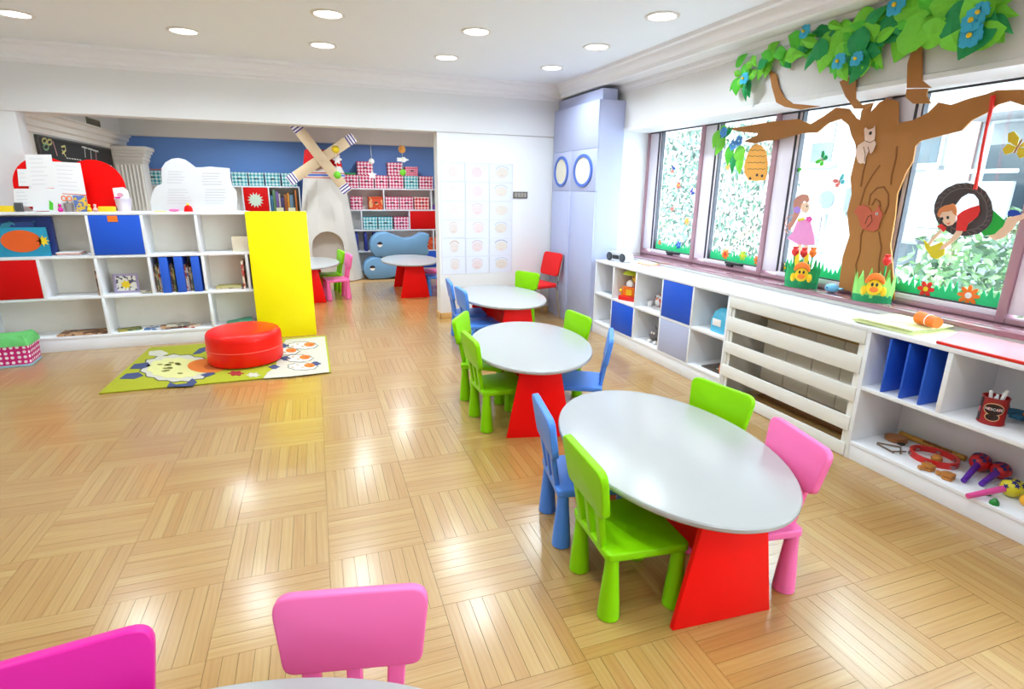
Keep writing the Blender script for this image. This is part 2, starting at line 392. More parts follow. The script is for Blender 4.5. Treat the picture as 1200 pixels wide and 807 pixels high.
POSTS = [5.776-.952*k for k in range(9)]
for k in range(8):
    y1, y0 = POSTS[k], POSTS[k+1]
    wn = structe('window_%d' % (k+1), 'tall window bay with maroon post and lilac sash', (FX, y0, SILZ))
    def wb(name, m, *a, bev=.003): return bx(*a).build(name, m, wn, world=True, bev=bev)
    wb('post', MAROON, FX-.005, FX+.10, y1-.025, y1+.004 if k == 0 else y1+.025, SILZ, 2.285)
    wb('sash_stile', STILE, FX+.012, FX+.085, y1-.185, y1-.026, .98, 2.285)
    wb('gasket', GASK, FX+.01, FX+.06, y1-.197, y1-.186, .992, 2.28, bev=0)
    wb('inner_stile', STILE, FX+.02, FX+.075, y1-.228, y1-.198, .99, 2.285)
    wb('gasket', GASK, FX+.016, FX+.06, y1-.24, y1-.229, .992, 2.28, bev=0)
    wb('bottom_rail', STILE, FX+.012, FX+.085, y0+.026, y1-.186, .957, .992)
    wb('bottom_track', MAROON, FX-.002, FX+.10, y0+.026, y1-.026, SILZ, .956)
    wb('gasket', GASK, FX+.02, FX+.06, y0+.04, y1-.229, .992, 1.0, bev=0)
    wb('gasket', GASK, FX-.002, FX+.012, y0+.026, y1-.026, 2.272, 2.284, bev=0)
    wb('pane', GLASS, FX+.046, FX+.052, y0+.026, y1-.235, .992, 2.285, bev=0)
    if k in (0, 1):
        h = wb('handle', BLACK, FX-.02, FX+.012, y0+.20, y0+.42, .98, 1.002)
        wb('handle_base', BLACK, FX-.012, FX+.02, y0+.33, y0+.41, .957, .982)

# ------------------------------------------------------------------ ceiling lamps
DIFF = mat('lamp_diffuser', (255, 253, 250), .5, emit=3.)
RING = mat('lamp_ring', (226, 224, 220), .3)
def lamp(x, y, z=CZ, first=[None], power=LAMP_W):
    if first[0] is None:
        t = thing('ceiling_light', 'round recessed ceiling lamp with white ring, switched on', 'ceiling light', (x, y, z), 0, 'recessed lamps in the ceiling grid')
        ring = [(.098, -.002), (.104, -.009), (.118, -.010), (.128, -.004), (.129, .0)]
        mb = MB(); n = 32; V = []; F = []
        for r_, zz in ring:
            for k in range(n): V.append((r_*math.cos(2*math.pi*k/n), r_*math.sin(2*math.pi*k/n), zz))
        for i in range(len(ring)-1):
            for k in range(n): F.append((i*n+k, i*n+(k+1) % n, (i+1)*n+(k+1) % n, (i+1)*n+k))
        mb.add(V, F).build('trim_ring', RING, t)
        MB().lathe([(.099, -.004), (.099, -.001)], n=32).build('diffuser', DIFF, t)
        first[0] = t
    else:
        t = copy_tree(first[0]); t.location = (x, y, z)
        for ch in t.children:
            if ch.type == 'LIGHT' and power != LAMP_W: ch.data = ch.data.copy(); ch.data.energy = power
        return t
    ld = bpy.data.lights.new('lamp_light', 'AREA'); ld.shape = 'DISK'; ld.size = .2; ld.energy = power; ld.color = LAMP_COL; ld.spread = R(148)
    lo = bpy.data.objects.new('lamp_light', ld); COL.objects.link(lo); lo.parent = t; lo.location = (0, 0, -.012)
    return t
LX = [-1.95, -.81, .31, 1.48, 2.635]
for (x, y) in [(LX[0], 5.82), (LX[1], 5.85), (LX[2], 5.88), (LX[3], 5.90), (LX[4], 5.91), (LX[2], 4.86), (LX[3], 4.88), (LX[4], 4.93), (LX[4], 3.93)]:
    lamp(x, y)
for y in (3.0, 1.2, -.6):            # unseen lamps, added to light the rest of the room
    for x in (LX[0], LX[2], LX[3]): lamp(x, y)
for x in (-3.4,): lamp(x, 4.9)  # one more unseen lamp, added to light this side of the room
for (x, y) in ((-1.2, 8.6), (.6, 8.6), (2.4, 8.6), (-.6, 9.9), (1.5, 9.9)): lamp(x, y, 2.80, power=LAMP_W*1.9)  # unseen lamps hidden above the opening, added to light the play room

# ================================================================== TABLES AND CHAIRS
def rounded(pts, rads, n=5):
    "2-D polygon with rounded corners"
    out = []; m = len(pts)
    for i in range(m):
        p = Vector(pts[i]); a = Vector(pts[i-1]); b = Vector(pts[(i+1) % m]); r = rads[i] if isinstance(rads, (list, tuple)) else rads
        da = (a-p).normalized(); db = (b-p).normalized(); h = da.angle(db)/2
        t = min(r/math.tan(h), (a-p).length*.49, (b-p).length*.49)
        p0 = p+da*t; p1 = p+db*t
        for k in range(n+1):
            s_ = k/n; out.append(tuple(p0*(1-s_)**2+p*2*s_*(1-s_)+p1*s_*s_))
    return out

_chairs = {}
def chair(col, x, y, face, label):
    "child's plastic chair, local +x is the way it faces"
    m = {'green': GREEN, 'blue': BLUE, 'pink': PINK, 'magenta': MAG}[col]
    if col not in _chairs:
        t = thing('child_chair', label, 'chair', (0,0,0), 0, 'plastic child chairs')
        o = rounded([(-.17,-.175), (.185,-.195), (.185,.195), (-.17,.175)], .03)
        MB().prism([(a, b, .268) for a, b in o], (0, 0, .036)).build('seat', m, t, bev=.008, seg=3)
        for sx, sy in ((-.132,-.142), (-.132,.142), (.148,-.155), (.148,.155)):
            MB().lathe([(.040, 0), (.0455, .004), (.044, .03), (.040, .09), (.034, .16), (.029, .22), (.027, .275)], (sx+math.copysign(.004, sx), sy+math.copysign(.006, sy), 0), 20).build('leg', m, t)
        # backrest: panel and bars, leaning back
        lean = R(9); Mx = Matrix.Rotation(-lean, 3, 'Y'); org = Vector((-.155, 0, .285))
        pan = rounded([(-.172, .175), (.172, .175), (.198, .385), (-.198, .385)], [.035, .035, .05, .05], 6)
        def bk(outline, th, name, bev=.007, off=0.):
            P = [org+Mx@Vector((-th/2+off-.10*(.04-(yy*yy))*.6*0, yy, zz)) for yy, zz in outline]
            return MB().prism(P, Mx@Vector((th, 0, 0))).build(name, m, t, bev=bev, seg=3)
        bk(pan, .034, 'backrest')
        for c0, c1, w0, w1 in ((-.095, -.108, .04, .046), (0, 0, .036, .04), (.095, .108, .04, .046)):
            bk([(c0-w0/2, -.012), (c0+w0/2, -.012), (c1+w1/2, .19), (c1-w1/2, .19)], .026, 'back_bar', .006)
        _chairs[col] = t
        first = True
    else:
        t = copy_tree(_chairs[col])
    t.location = (x, y, 0); t.rotation_euler = (0, 0, R(face)); t['label'] = label
    return t

_tab = []
def table(x, y, rot, label):
    "oval table: long axis local y"
    if not _tab:
        t = thing('oval_table', label, 'table', (0,0,0), 0, 'white oval tables on red panels')
        n = 72; A, B = .455, .695
        prof = [(.972, .502), (.99, .504), (1., .511), (1., .523), (.992, .529), (.975, .531)]
        V = []; F = []
        for s_, z in prof:
            for k in range(n):
                a = 2*math.pi*k/n; V.append((A*s_*math.cos(a), B*s_*math.sin(a), z))
        for i in range(len(prof)-1):
            for k in range(n): F.append((i*n+k, i*n+(k+1) % n, (i+1)*n+(k+1) % n, (i+1)*n+k))
        F += [tuple(range(n-1, -1, -1)), tuple((len(prof)-1)*n+k for k in range(n))]
        MB().add(V, F).build('tabletop', TTOP, t)
        for sy in (-1, 1):
            MB().prism([(-.225, sy*.525-.012, 0), (.225, sy*.525-.012, 0), (.135, sy*.525-.012, .502), (-.135, sy*.525-.012, .502)], (0, .024, 0)).build('leg_panel', RED, t, bev=.0025)
        MB().box(-.012, .012, -.512, .512, .17, .502).build('stretcher_panel', RED, t, bev=.0025)
        _tab.append(t)
    else: t = copy_tree(_tab[0])
    t.location = (x, y, 0); t.rotation_euler = (0, 0, R(rot)); t['label'] = label
    return t
table(1.49, 1.94, -5, 'white oval table with red panel legs, alongside the slatted radiator cover')
table(1.54, 3.72, -14, 'white oval table with red panel legs, middle one of its row')
table(1.97, 5.62, 0, 'white oval table with red panel legs, in front of the wall of drawings')
table(1.58, 8.97, -3, 'white oval table with red panel legs, beside the blue fish seats')
table(.03, 8.98, -2, 'white oval table with red panel legs, before the windmill doorway')
table(-.29, .728, 80, 'white oval table with two pink chairs drawn up, mostly out of view')
chair('green', 1.17, 1.72, -4, 'green plastic child chair, back to the open floor, at table by radiator cover')
chair('blue', 1.205, 2.185, -11, 'blue plastic child chair next to a green one at table by radiator cover')
chair('pink', 1.72, 1.64, 168, 'bright pink plastic child chair at table by the radiator cover')
chair('green', 1.80, 2.13, 191, 'green plastic child chair between the radiator cover and its oval table')
chair('green', 1.235, 3.56, 0, 'green plastic child chair with legs in full view at middle oval table')
chair('green', 1.315, 4.10, -32, 'green plastic child chair angled behind another green one at middle table')
chair('green', 1.87, 3.965, 184, 'green plastic child chair at middle table, facing the two green chairs')
chair('blue', 1.83, 3.44, 150, 'blue plastic child chair, the only blue one at middle oval table')
chair('blue', 1.67, 5.40, 1, 'blue plastic child chair with slots at table by the drawings, beside another blue')
chair('blue', 1.68, 5.90, -6, 'blue plastic child chair standing closest to the wall of drawings')
chair('green', 2.37, 6.20, 207, 'green plastic child chair near the red upholstered chair')
chair('pink', -.01, 1.03, 257, 'bright pink plastic child chair drawn up to the mostly hidden oval table')
chair('magenta', -.575, 1.05, 276, 'darker magenta plastic child chair beside a bright pink one at hidden table')
chair('pink', .41, 8.76, 188, 'bright pink plastic child chair in front of the windmill doorway')
chair('green', .33, 9.28, 190, 'green plastic child chair in front of the windmill doorway')
chair('blue', 1.95, 8.66, 176, 'blue plastic child chair at table beside the fish seats')
chair('pink', 2.02, 9.22, 186, 'bright pink plastic child chair at table beside the fish seats')

# red upholstered chair in the corner
t = thing('upholstered_chair', 'red upholstered chair on thin metal legs beside the lilac cupboard', 'chair', (2.80, 6.58, 0), R(192))
rf = mat('red_fabric', (226, 20, 22), .8, .05, 40., bump=.1)
MB().prism([(a, b, .425) for a, b in rounded([(-.2,-.2), (.2,-.215), (.2,.215), (-.2,.2)], .05)], (0, 0, .05)).build('seat', rf, t, bev=.016, seg=3)
Mx = Matrix.Rotation(R(-14), 3, 'Y')
MB().prism([Vector((-.2, 0, .5))+Mx@Vector((0, a, b)) for a, b in rounded([(-.19, .06), (.19, .06), (.2, .36), (-.2, .36)], .06)], Mx@Vector((.035, 0, 0))).build('backrest', rf, t, bev=.012, seg=3)
for s_ in (-1, 1):
    MB().tube([(.24, s_*.22, .011), (.17, s_*.215, .40), (.16, s_*.21, .425)], .011).build('leg', STEEL, t)
    MB().tube([(-.25, s_*.2, .011), (-.185, s_*.2, .40), (-.205, s_*.2, .5), (-.285, s_*.19, .84)], .011).build('leg', STEEL, t)
MB().tube([(.16, -.21, .42), (.16, .21, .42)], .01).tube([(-.185, -.2, .42), (-.185, .2, .42)], .01).build('seat_frame', STEEL, t)

# ================================================================== LEFT BOOKCASE
FY, DY = 6.60, 6.905
t = thing('bookcase', 'white open bookcase with blue, red and yellow fronts below the cloud sign', 'bookcase', (-1.7, FY, 0))
X0, X1 = -3.5, .045
def bc(name, m, *a, bev=.0015, par=None): return bx(*a).build(name, m, par or t, world=True, bev=bev)
bc('top_board', LAM, X0, -.565, FY-.005, DY, 1.352, 1.38)
for z in (.945, .54): bc('shelf_board', LAM, X0, -.565, FY, DY-.01, z-.014, z+.012)
bc('bottom_board', LAM, X0, -.565, FY, DY-.01, .125, .152)
bc('plinth', LAM, X0, -.565, FY+.004, FY+.022, 0, .125)
bc('back_panel', mat('warm_white_board', (246, 240, 228), .5), X0, X1, DY-.01, DY, 0, 1.352)
for x in (-1.975, -1.515, -1.035): bc('divider', LAM, x-.013, x+.013, FY, DY-.01, .957, 1.352)
for x in (-2.95, -2.435, -1.968, -1.512, -1.022, -.60): bc('divider', LAM, x-.013, x+.013, FY, DY-.01, .552, .931)
for x in (-2.95, -1.965, -1.005): bc('divider', LAM, x-.013, x+.013, FY, DY-.01, .152, .526)
bc('side_panel', LAM, X0-.025, X0, FY, DY, 0, 1.38)
bc('side_panel', LAM, -.565, -.54, FY, DY, 0, 1.375)
bc('side_panel', LAM, X1-.028, X1-.003, FY-.03, DY, 0, 1.375)
bc('door', DOORB, -1.96, -1.53, FY-.004, FY+.014, .962, 1.348)['label'] = 'blue door'
bc('door', REDL, -2.935, -2.45, FY-.004, FY+.014, .556, .928)['label'] = 'red door'
bc('door', YEL, -.562, .047, FY-.055, FY-.035, .0, 1.385)['label'] = 'tall yellow door'
bc('side_panel', LAM, -.562, -.545, FY-.035, FY, 0, 1.38)
simple('sticky_note', bx(-1.80, -1.715, FY-.008, FY-.0045, 1.285, 1.345), ORAP, 'orange sticky note on the blue bookcase door', 'note', (-1.757, FY-.006, 1.285), world=True)

# things in the bookcase -------------------------------------------------
TEAL = mat('teal_print', (30, 150, 186), .4); NAVY = mat('navy_print', (40, 62, 140), .4)
o = PX(-14, 299, y=6.66); bz = .9576
t = thing('picture_book', 'teal picture book with orange oval and yellow star leaning in bookcase', 'book', (-2.55, 6.66, bz))
bx(-2.80, -2.335, 6.655, 6.68, bz, 1.235).build('cover', TEAL, t, world=True, bev=.003)
MB().prism([(-2.545+.155*math.cos(a)*(1 if abs(math.cos(a)) < .7 else 1.02), 6.655, 1.105+.105*math.sin(a)) for a in [2*math.pi*k/24 for k in range(24)]], (0, -.004, 0)).build('title_oval', mat('orange_print', (236, 98, 30), .5), t, world=True)
def star(c, r, ri, n, axis='y', rot=0.):
    P = []
    for k in range(2*n):
        a = math.pi*k/n+rot; q = r if k % 2 == 0 else ri
        d = (q*math.cos(a), q*math.sin(a))
        P.append((c[0]+d[0], c[1], c[2]+d[1]) if axis == 'y' else ((c[0], c[1]+d[0], c[2]+d[1]) if axis == 'x' else (c[0]+d[0], c[1]+d[1], c[2])))
    return P
MB().prism(star((-2.375, 6.655, 1.105), .055, .028, 8), (0, -.004, 0)).build('star', YELP, t, world=True)
simple('folder', bx(-2.86, -2.31, 6.74, 6.80, bz, 1.33), NAVY, 'tall navy folder behind the teal picture book', 'folder', (-2.58, 6.77, bz), world=True, bev=.004)
simple('folder', bx(-2.86, -2.43, 6.685, 6.735, bz, 1.29), pattern_mat('folder_print', (60, 150, 180), (40, 70, 140), 'blot', 9., .5), 'blue-green patterned folder between teal picture book and navy folder', 'folder', (-2.6, 6.71, bz), world=True, bev=.004)
def sheet_stack(name, x0, x1, y0, y1, z, n, m, label, cat, dz=.004, jit=.012, group=None):
    t = thing(name, label, cat, ((x0+x1)/2, (y0+y1)/2, z), 0, group)
    for k in range(n):
        a = random.uniform(-jit, jit)*4; dx, dy = random.uniform(-jit, jit), random.uniform(-jit, jit)
        mb = MB().obox((dx, dy, dz*(k+.5)), (x1-x0, y1-y0, dz*.92), (0, 0, a)); mb.build('sheet' if cat == 'paper' else 'volume', m[k % len(m)], t)
    return t
sheet_stack('paper_pile', -2.285, -2.09, 6.64, 6.83, bz, 4, [PAPER, PAPER, mat('salmon_paper', (214, 130, 104), .6), PAPER], 'loose pile of white and salmon papers in bookcase', 'paper', .008, .01)
sheet_stack('paper_pile', -2.055, -2.0, 6.72, 6.86, bz, 2, [PAPERB, PAPER], 'few flat papers next to blue bookcase door', 'paper', .006, .003)
KRAFT = mat('beige_card', (226, 214, 188), .6, .06, 30.)
simple('card_box', bx(-.73, -.575, 6.66, 6.85, bz, 1.115), KRAFT, 'small beige cardboard box beside the yellow door', 'box', (-.65, 6.75, bz), world=True, bev=.004)
PRN = [pattern_mat('print_a', (196, 150, 110), (108, 74, 52), 'blot', 14., .5), pattern_mat('print_b', (206, 196, 176), (124, 120, 116), 'blot', 16., .52),
       pattern_mat('print_c', (176, 158, 66), (90, 110, 70), 'blot', 15., .5), pattern_mat('print_d', (190, 70, 60), (236, 214, 190), 'blot', 15., .5),
       pattern_mat('print_e', (70, 110, 160), (220, 220, 225), 'blot', 15., .5)]
tz = .5526
simple('book', bx(-2.005, -1.985, 6.64, 6.84, tz, .80), PRN[0], 'thin brown book standing against a bookcase divider', 'book', (-1.995, 6.74, tz), world=True, bev=.002)
# framed puzzle
t = thing('framed_puzzle', 'small framed picture puzzle in a lilac frame on bookcase shelf', 'puzzle', (-1.775, 6.74, tz))
LF = mat('lilac_frame', (170, 156, 190), .5)
for a in ((-1.885, -1.665, 6.73, 6.75, tz, tz+.02), (-1.885, -1.665, 6.73, 6.75, tz+.175, tz+.195), (-1.885, -1.865, 6.73, 6.75, tz+.02, tz+.175), (-1.685, -1.665, 6.73, 6.75, tz+.02, tz+.175)):
    bx(*a).build('frame_bar', LF, t, world=True)
bx(-1.866, -1.684, 6.737, 6.748, tz+.02, tz+.176).build('picture', pattern_mat('puzzle_print', (236, 232, 220), (90, 86, 110), 'blot', 22., .55), t, world=True)
MB().prism(star((-1.78, 6.737, tz+.085), .05, .03, 7), (0, -.004, 0)).build('yellow_piece', YELP, t, world=True)
sheet_stack('booklet_stack', -1.635, -1.545, 6.63, 6.72, tz, 3, [PRN[2], KRAFT, PRN[1]], 'small stack of booklets beside the framed puzzle', 'books', .008)
# magazine cell: three blue dividers + magazines
for k, x in enumerate((-1.425, -1.29, -1.135)):
    simple('magazine_divider', bx(x-.05, x+.045, 6.606, 6.615, 0, 0) if 0 else MB().box(x+.0, x+.075, FY+.002, DY-.02, tz, .925), mat('blue_divider', (40, 96, 214), .4), ['blue upright divider between the magazines, first from the framed puzzle', 'blue upright divider between the magazines, second from the framed puzzle', 'blue upright divider between the magazines, third from the framed puzzle'][k], 'divider', (x+.037, 6.75, tz), world=True, bev=.002, group='blue dividers among the magazines')
n = 0
for x0, x1 in ((-1.495, -1.43), (-1.345, -1.295), (-1.21, -1.14)):
    x = x0
    while x < x1-.012:
        h = random.uniform(.24, .31); w_ = random.uniform(.008, .014)
        simple('magazine', MB().box(x, x+w_, FY+.03+random.uniform(0, .03), DY-.03, tz, tz+h), PRN[n % 5], 'thin %s magazine standing between the blue dividers' % ('brown', 'grey and cream', 'olive', 'red and cream', 'blue and white')[n % 5], 'magazine', (x, 6.75, tz), world=True, group='magazines between the blue dividers')
        x += w_+.003; n += 1
sheet_stack('booklet_stack', -.93, -.68, 6.64, 6.84, tz, 3, [KRAFT, PRN[1], mat('olive_card', (190, 184, 120), .6)], 'flat stack of pale booklets on middle shelf beside yellow door', 'books', .011)
simple('book', bx(-.665, -.645, 6.63, 6.86, tz, .86), PRN[3], 'reddish book standing next to the yellow door', 'book', (-.655, 6.74, tz), world=True, bev=.002)
lz = .1526
simple('puzzle_board', bx(-2.42, -1.995, 6.62, 6.84, lz, lz+.016), PRN[0], 'brown picture puzzle board lying on the bottom shelf', 'puzzle', (-2.2, 6.73, lz), world=True, bev=.002)
for k, (x, y, a) in enumerate(((-1.82, 6.75, .3), (-1.56, 6.73, -.2), (-1.42, 6.72, .25), (-1.27, 6.74, -.35), (-1.36, 6.72, .1))):
    simple('picture_book', MB().obox((0, 0, .006), (.21, .15, .012), (0, 0, a)), [PRN[2], PRN[4], PRN[0], PRN[3], PRN[1]][k], ['green-brown picture book', 'blue picture book', 'brown picture book', 'red picture book', 'grey picture book'][k]+' in the heap on the bottom shelf', 'book', (x, y, lz+[0, .0, .0125, 0, .025][k]), group='picture books heaped on the bottom shelf')
simple('picture_book', MB().obox((0, 0, .012), (.26, .2, .012), (0, R(-8), .1)), mat('sea_green_cover', (66, 160, 128), .5, .1, 20.), 'sea green picture book on bottom shelf behind the red pouf', 'book', (-.76, 6.74, lz+.012))

# things on top of the bookcase ------------------------------------------
TZ = 1.3805
t = thing('cloud_sign', 'white cloud-shaped sign board standing on the bookcase', 'sign', (-1.0, 6.72, TZ))
cl = [(178,247),(176,236),(178,226),(183,218),(190,215),(189,206),(189,197),(194,190),(201,186),(209,185),(217,187),(224,192),(229,196),(236,196),(246,195),(256,196),(269,197),(270,208),(272,217),(277,224),(278,233),(277,247)]
MB().prism([PX(u, v, y=6.72) if v < 247 else Vector((PX(u, v, y=6.72).x, 6.72, TZ)) for u, v in cl], (0, .02, 0)).build('board', mat('cloud_card', (222, 223, 226), .7, .01, 4.), t, world=True, bev=.003)
for (ua, va, ub, n_) in ((196, 201, 222, 5), (236, 203, 264, 5), (196, 222, 226, 6), (240, 222, 268, 6)):
    for q in range(n_): strip([PX(ua+random.uniform(0, 2), va+3.2*q, y=6.7195), PX(ub-random.uniform(0, 10), va+3.2*q+.2, y=6.7195)], .008, .001, 'y').build('pencil_mark', mat('pale_grey_ink', (206, 207, 212), .7), t, world=True)
bx(-1.0, -.94, 6.74, 6.84, TZ, TZ+.10).build('foot', PAPER, t, world=True)
bx(-.75, -.69, 6.74, 6.84, TZ, TZ+.10).build('foot', PAPER, t, world=True)
# red disc boards with papers
def disc(cx, cz, r, y, n=36, th=.012):
    return MB().prism([(cx+r*math.cos(2*math.pi*k/n), y, max(TZ, cz+r*math.sin(2*math.pi*k/n))) for k in range(n)], (0, th, 0))
c = PX(112, 218, y=6.86)
simple('round_board', disc(c.x, TZ+.24, .255, 6.86), RED, 'round red board standing partly uncovered on bookcase top', 'board', (c.x, 6.86, TZ), world=True)
c2 = PX(55, 212, y=6.72)
simple('round_board', disc(c2.x, TZ+.235, .27, 6.72), RED, 'round red board almost hidden behind pinned papers', 'board', (c2.x, 6.72, TZ), world=True)
INK = mat('grey_ink', (224, 226, 232), .7)
def paper_on(name, quad, y, label, lines=5, cat='paper', group=None):
    P = [PX(u, v, y=y) for u, v in quad]
    P = [Vector((p.x, p.y, max(p.z, TZ+.001))) for p in P]
    t = thing(name, label, cat, tuple((P[2]+P[3])/2), 0, group)
    MB().prism(P, (0, .0025, 0)).build('sheet', PAPER, t, world=True)
    for k in range(lines):
        s_ = (k+1.)/(lines+1); a = P[0].lerp(P[3], s_); b = P[1].lerp(P[2], s_)
        strip([a.lerp(b, .15)-Vector((0, .0002, 0)), a.lerp(b, random.uniform(.6, .85))-Vector((0, .0002, 0))], .006, .001, 'y').build('writing', INK, t, world=True)
    return t
paper_on('paper_sheet', [(29,181),(60,181),(66,220),(34,221)], 6.705, 'white written sheet on hidden round board, beside the wider sheet', 7)
paper_on('paper_sheet', [(60,189),(94,191),(101,228),(64,226)], 6.700, 'wide white written sheet overlapping the round red boards', 7)
paper_on('paper_sheet', [(20,198),(33,198),(36,218),(22,218)], 6.695, 'narrow white sheet at the rim of the hidden round board', 3)
paper_on('paper_sheet', [(16,221),(37,221),(39,242),(17,242)], 6.690, 'lower white sheet with a small grey drawing on bookcase top', 4)
paper_on('paper_sheet', [(37,220),(72,221),(75,247),(39,247)], 6.685, 'low blank white sheet beside the green paper figure', 0)
paper_on('paper_sheet', [(70,227),(101,229),(104,247),(73,247)], 6.682, 'low white sheet behind the patterned gift box', 2)
def item(name, px0, px1, y, m, label, cat, d=.1, z0=TZ, z1=None, bev=.004, vtop=None):
    a = PX(px0, 240, y=y).x; b = PX(px1, 240, y=y).x
    z1 = PX((px0+px1)/2, vtop, y=y).z if vtop else z1
    return simple(name, bx(a, b, y, y+d, z0, z1), m, label, cat, ((a+b)/2, y+d/2, z0), bev=bev, world=True)
item('folder', -16, 14.5, 6.62, YELP, 'flat yellow folder at the end of the bookcase top', 'folder', .03, vtop=241)
item('ink_stamp', 16, 25, 6.625, mat('dark_grey_rubber', (80, 82, 84), .6), 'small dark ink stamp in front of the sheets', 'stamp', .04, vtop=237.5)
item('yellow_box', 114, 133, 6.62, YELP, 'flat bright yellow box on the bookcase top', 'box', .07, vtop=242)
item('gift_box', 87, 101.5, 6.64, pattern_mat('gift_print', (236, 196, 60), (90, 120, 190), 'blot', 40., .5), 'patterned yellow and blue gift box on bookcase top', 'box', .035, vtop=229)
# pencil cup with scissors
p = PX(79.5, 240, y=6.642)
t = thing('pencil_cup', 'grey pencil cup holding orange-handled scissors', 'cup', (p.x, 6.642, TZ))
MB().lathe([(.028, 0), (.033, .08), (.03, .08), (.026, .01)], n=20).build('cup', mat('grey_plastic', (150, 142, 140), .5), t)
for s_ in (-1, 1): MB().tube([(s_*.022+.018*math.cos(a), 0, .125+.022*math.sin(a)) for a in [2*math.pi*k/14 for k in range(14)]], .005, closed=True).build('scissor_handle', ORAP, t)
MB().box(-.006, .006, -.002, .002, .02, .105).build('blade', STEEL, t)
# green paper figure
p = PX(65, 244, y=6.64)
t = thing('paper_figure', 'small folded white and green paper figure on bookcase top', 'craft', (p.x, 6.64, TZ))
MB().prism([(-.055, 0, 0), (.06, 0, 0), (.05, 0, .09), (.01, 0, .13), (-.045, 0, .1)], (0, .006, 0)).build('card', PAPER, t)
for q in ([(-.05, 0, .02), (-.02, 0, .015), (-.01, 0, .08), (-.035, 0, .11)], [(.02, 0, .04), (.05, 0, .045), (.03, 0, .085)]):
    MB().prism([(a, -.001, b) for a, _, b in q], (0, -.003, 0)).build('green_patch', LEAF2, t)
for k, (u, c_, l) in enumerate(((71, MAG, 'small magenta craft figure beside the green paper figure'), (105, YELP, 'small yellow craft chick beside the gift box'), (112, mat('pale_pink_paper', (240, 190, 190), .6), 'small pale pink craft piece beside the yellow box'))):
    p = PX(u, 246, y=6.612)
    t = thing('craft_figure', l, 'craft', (p.x, 6.612, TZ))
    MB().lathe([(.016, 0), (.022, .02), (.012, .04), (.004, .05)], n=14).build('body', c_, t); MB().ball((0, 0, .06), .014, 12, 8).build('head', c_, t)
# lilac tub with card
p = PX(146, 245, y=6.76)
t = thing('lilac_tub', 'pale lilac plastic tub holding a white card, on bookcase', 'tub', (p.x, 6.76, TZ))
MB().lathe([(.056, 0), (.07, .115), (.074, .115), (.074, .125), (.064, .125), (.052, .006)], n=24).build('tub', mat('lilac_plastic', (226, 216, 232), .4), t)
MB().prism([(-.07, .01, .05), (.06, .01, .04), (.055, .01, .2), (.02, .01, .235), (-.075, .01, .225)], (0, .003, 0)).build('card', PAPER, t)
MB().prism([(-.02+.028*math.cos(a), .007, .16+.02*math.sin(a)) for a in [2*math.pi*k/12 for k in range(12)]], (0, .002, 0)).build('pink_print', mat('faint_pink_print', (236, 170, 190), .6), t)
MB().box(-.065, -.02, -.005, .005, .1, .14).build('magenta_tag', MAG, t)
# small red bell pot, pink putty, yellow paper
p = PX(221, 247, y=6.64)
t = thing('toy_bell', 'small red toy bell with yellow top beside the cloud sign', 'toy', (p.x, 6.64, TZ))
MB().lathe([(.042, 0), (.04, .02), (.034, .045), (.022, .058), (.004, .062)], n=20).build('bell', RED, t); MB().ball((0, 0, .07), .014, 12, 8).build('knob', YELP, t)
p = PX(204, 247, y=6.64)
simple('putty_lump', MB().ball((0, 0, .014), (.05, .03, .014), 14, 8), PINK, 'flat pink putty lump in front of the cloud sign', 'putty', (p.x, 6.64, TZ))
p = PX(188, 247, y=6.64)
simple('paper_slip', bx(-.05, .05, -.03, .03, 0, .006), YELP, 'yellow paper slip in front of the cloud sign', 'paper', (p.x, 6.64, TZ))

# ------------------------------------------------------------------ rug, pouf, toy basket
LIME = mat('lime_rug', (166, 168, 30), .95, .12, 60., bump=.3)
t = thing('play_rug', 'lime and white rug with a big sheep picture, lying before the bookcase', 'rug', (-.75, 5.75, 0))
rz = .0015
rc = [PX(116, 462, z=0), PX(388, 437, z=0), PX(382.5, 394, z=0), PX(176, 408, z=0)]
MB().prism([Vector((q.x, q.y, rz)) for q in rc], (0, 0, .011)).build('pile', LIME, t, world=True, bev=.003)
def rp(a, b): q = PX(100+a/3.75, 350+b/3.75, z=.0125); return Vector((q.x, q.y, .0125))
def rug_bit(name, pts, m, h=.002): return MB().prism([rp(*p) for p in pts], (0, 0, h)).build(name, m, t, world=True)
def blob(cx, cy, rx, ry, n=16, wob=0., f=9): return [(cx+rx*(1+wob*math.cos(f*a))*math.cos(a), cy+ry*(1+wob*math.cos(f*a))*math.sin(a)) for a in [2*math.pi*k/n for k in range(n)]]
RW = mat('cream_rug', (196, 192, 176), .95, .06, 60., bump=.3); RN = mat('navy_rug', (62, 72, 112), .95, .1, 60.); RO = mat('orange_rug', (214, 118, 40), .95, .1, 60.); RC = mat('pale_yellow_rug', (210, 208, 140), .95, .06, 60.)
rug_bit('white_field', [(782, 350), (800, 325), (838, 300), (845, 250), (880, 180), (1052, 166), (1072, 322), (900, 342)], RW)
rug_bit('cloud_patch', blob(318, 240, 42, 13, 20, .1, 5), RW)
RK = mat('dark_olive_rug', (84, 86, 62), .95)
rug_bit('sheep_outline', blob(405, 305, 165, 61.5, 60, .05, 15), RK, .0012)
rug_bit('sheep_body', blob(405, 305, 158, 58, 60, .05, 15), RW)
rug_bit('sheep_wool', blob(400, 305, 128, 44, 60, .05, 13), RC, .003)
for k in range(14): rug_bit('wool_curl', blob(300+random.uniform(0, 140), 280+random.uniform(0, 55), 13, 3.2, 8), mat('olive_rug', (126, 124, 60), .95), .0042)
rug_bit('sheep_face', blob(535, 296, 86, 30, 28), RO, .004)
rug_bit('sheep_snout', blob(560, 300, 40, 14, 20), mat('dark_orange_rug', (190, 92, 26), .95), .005)
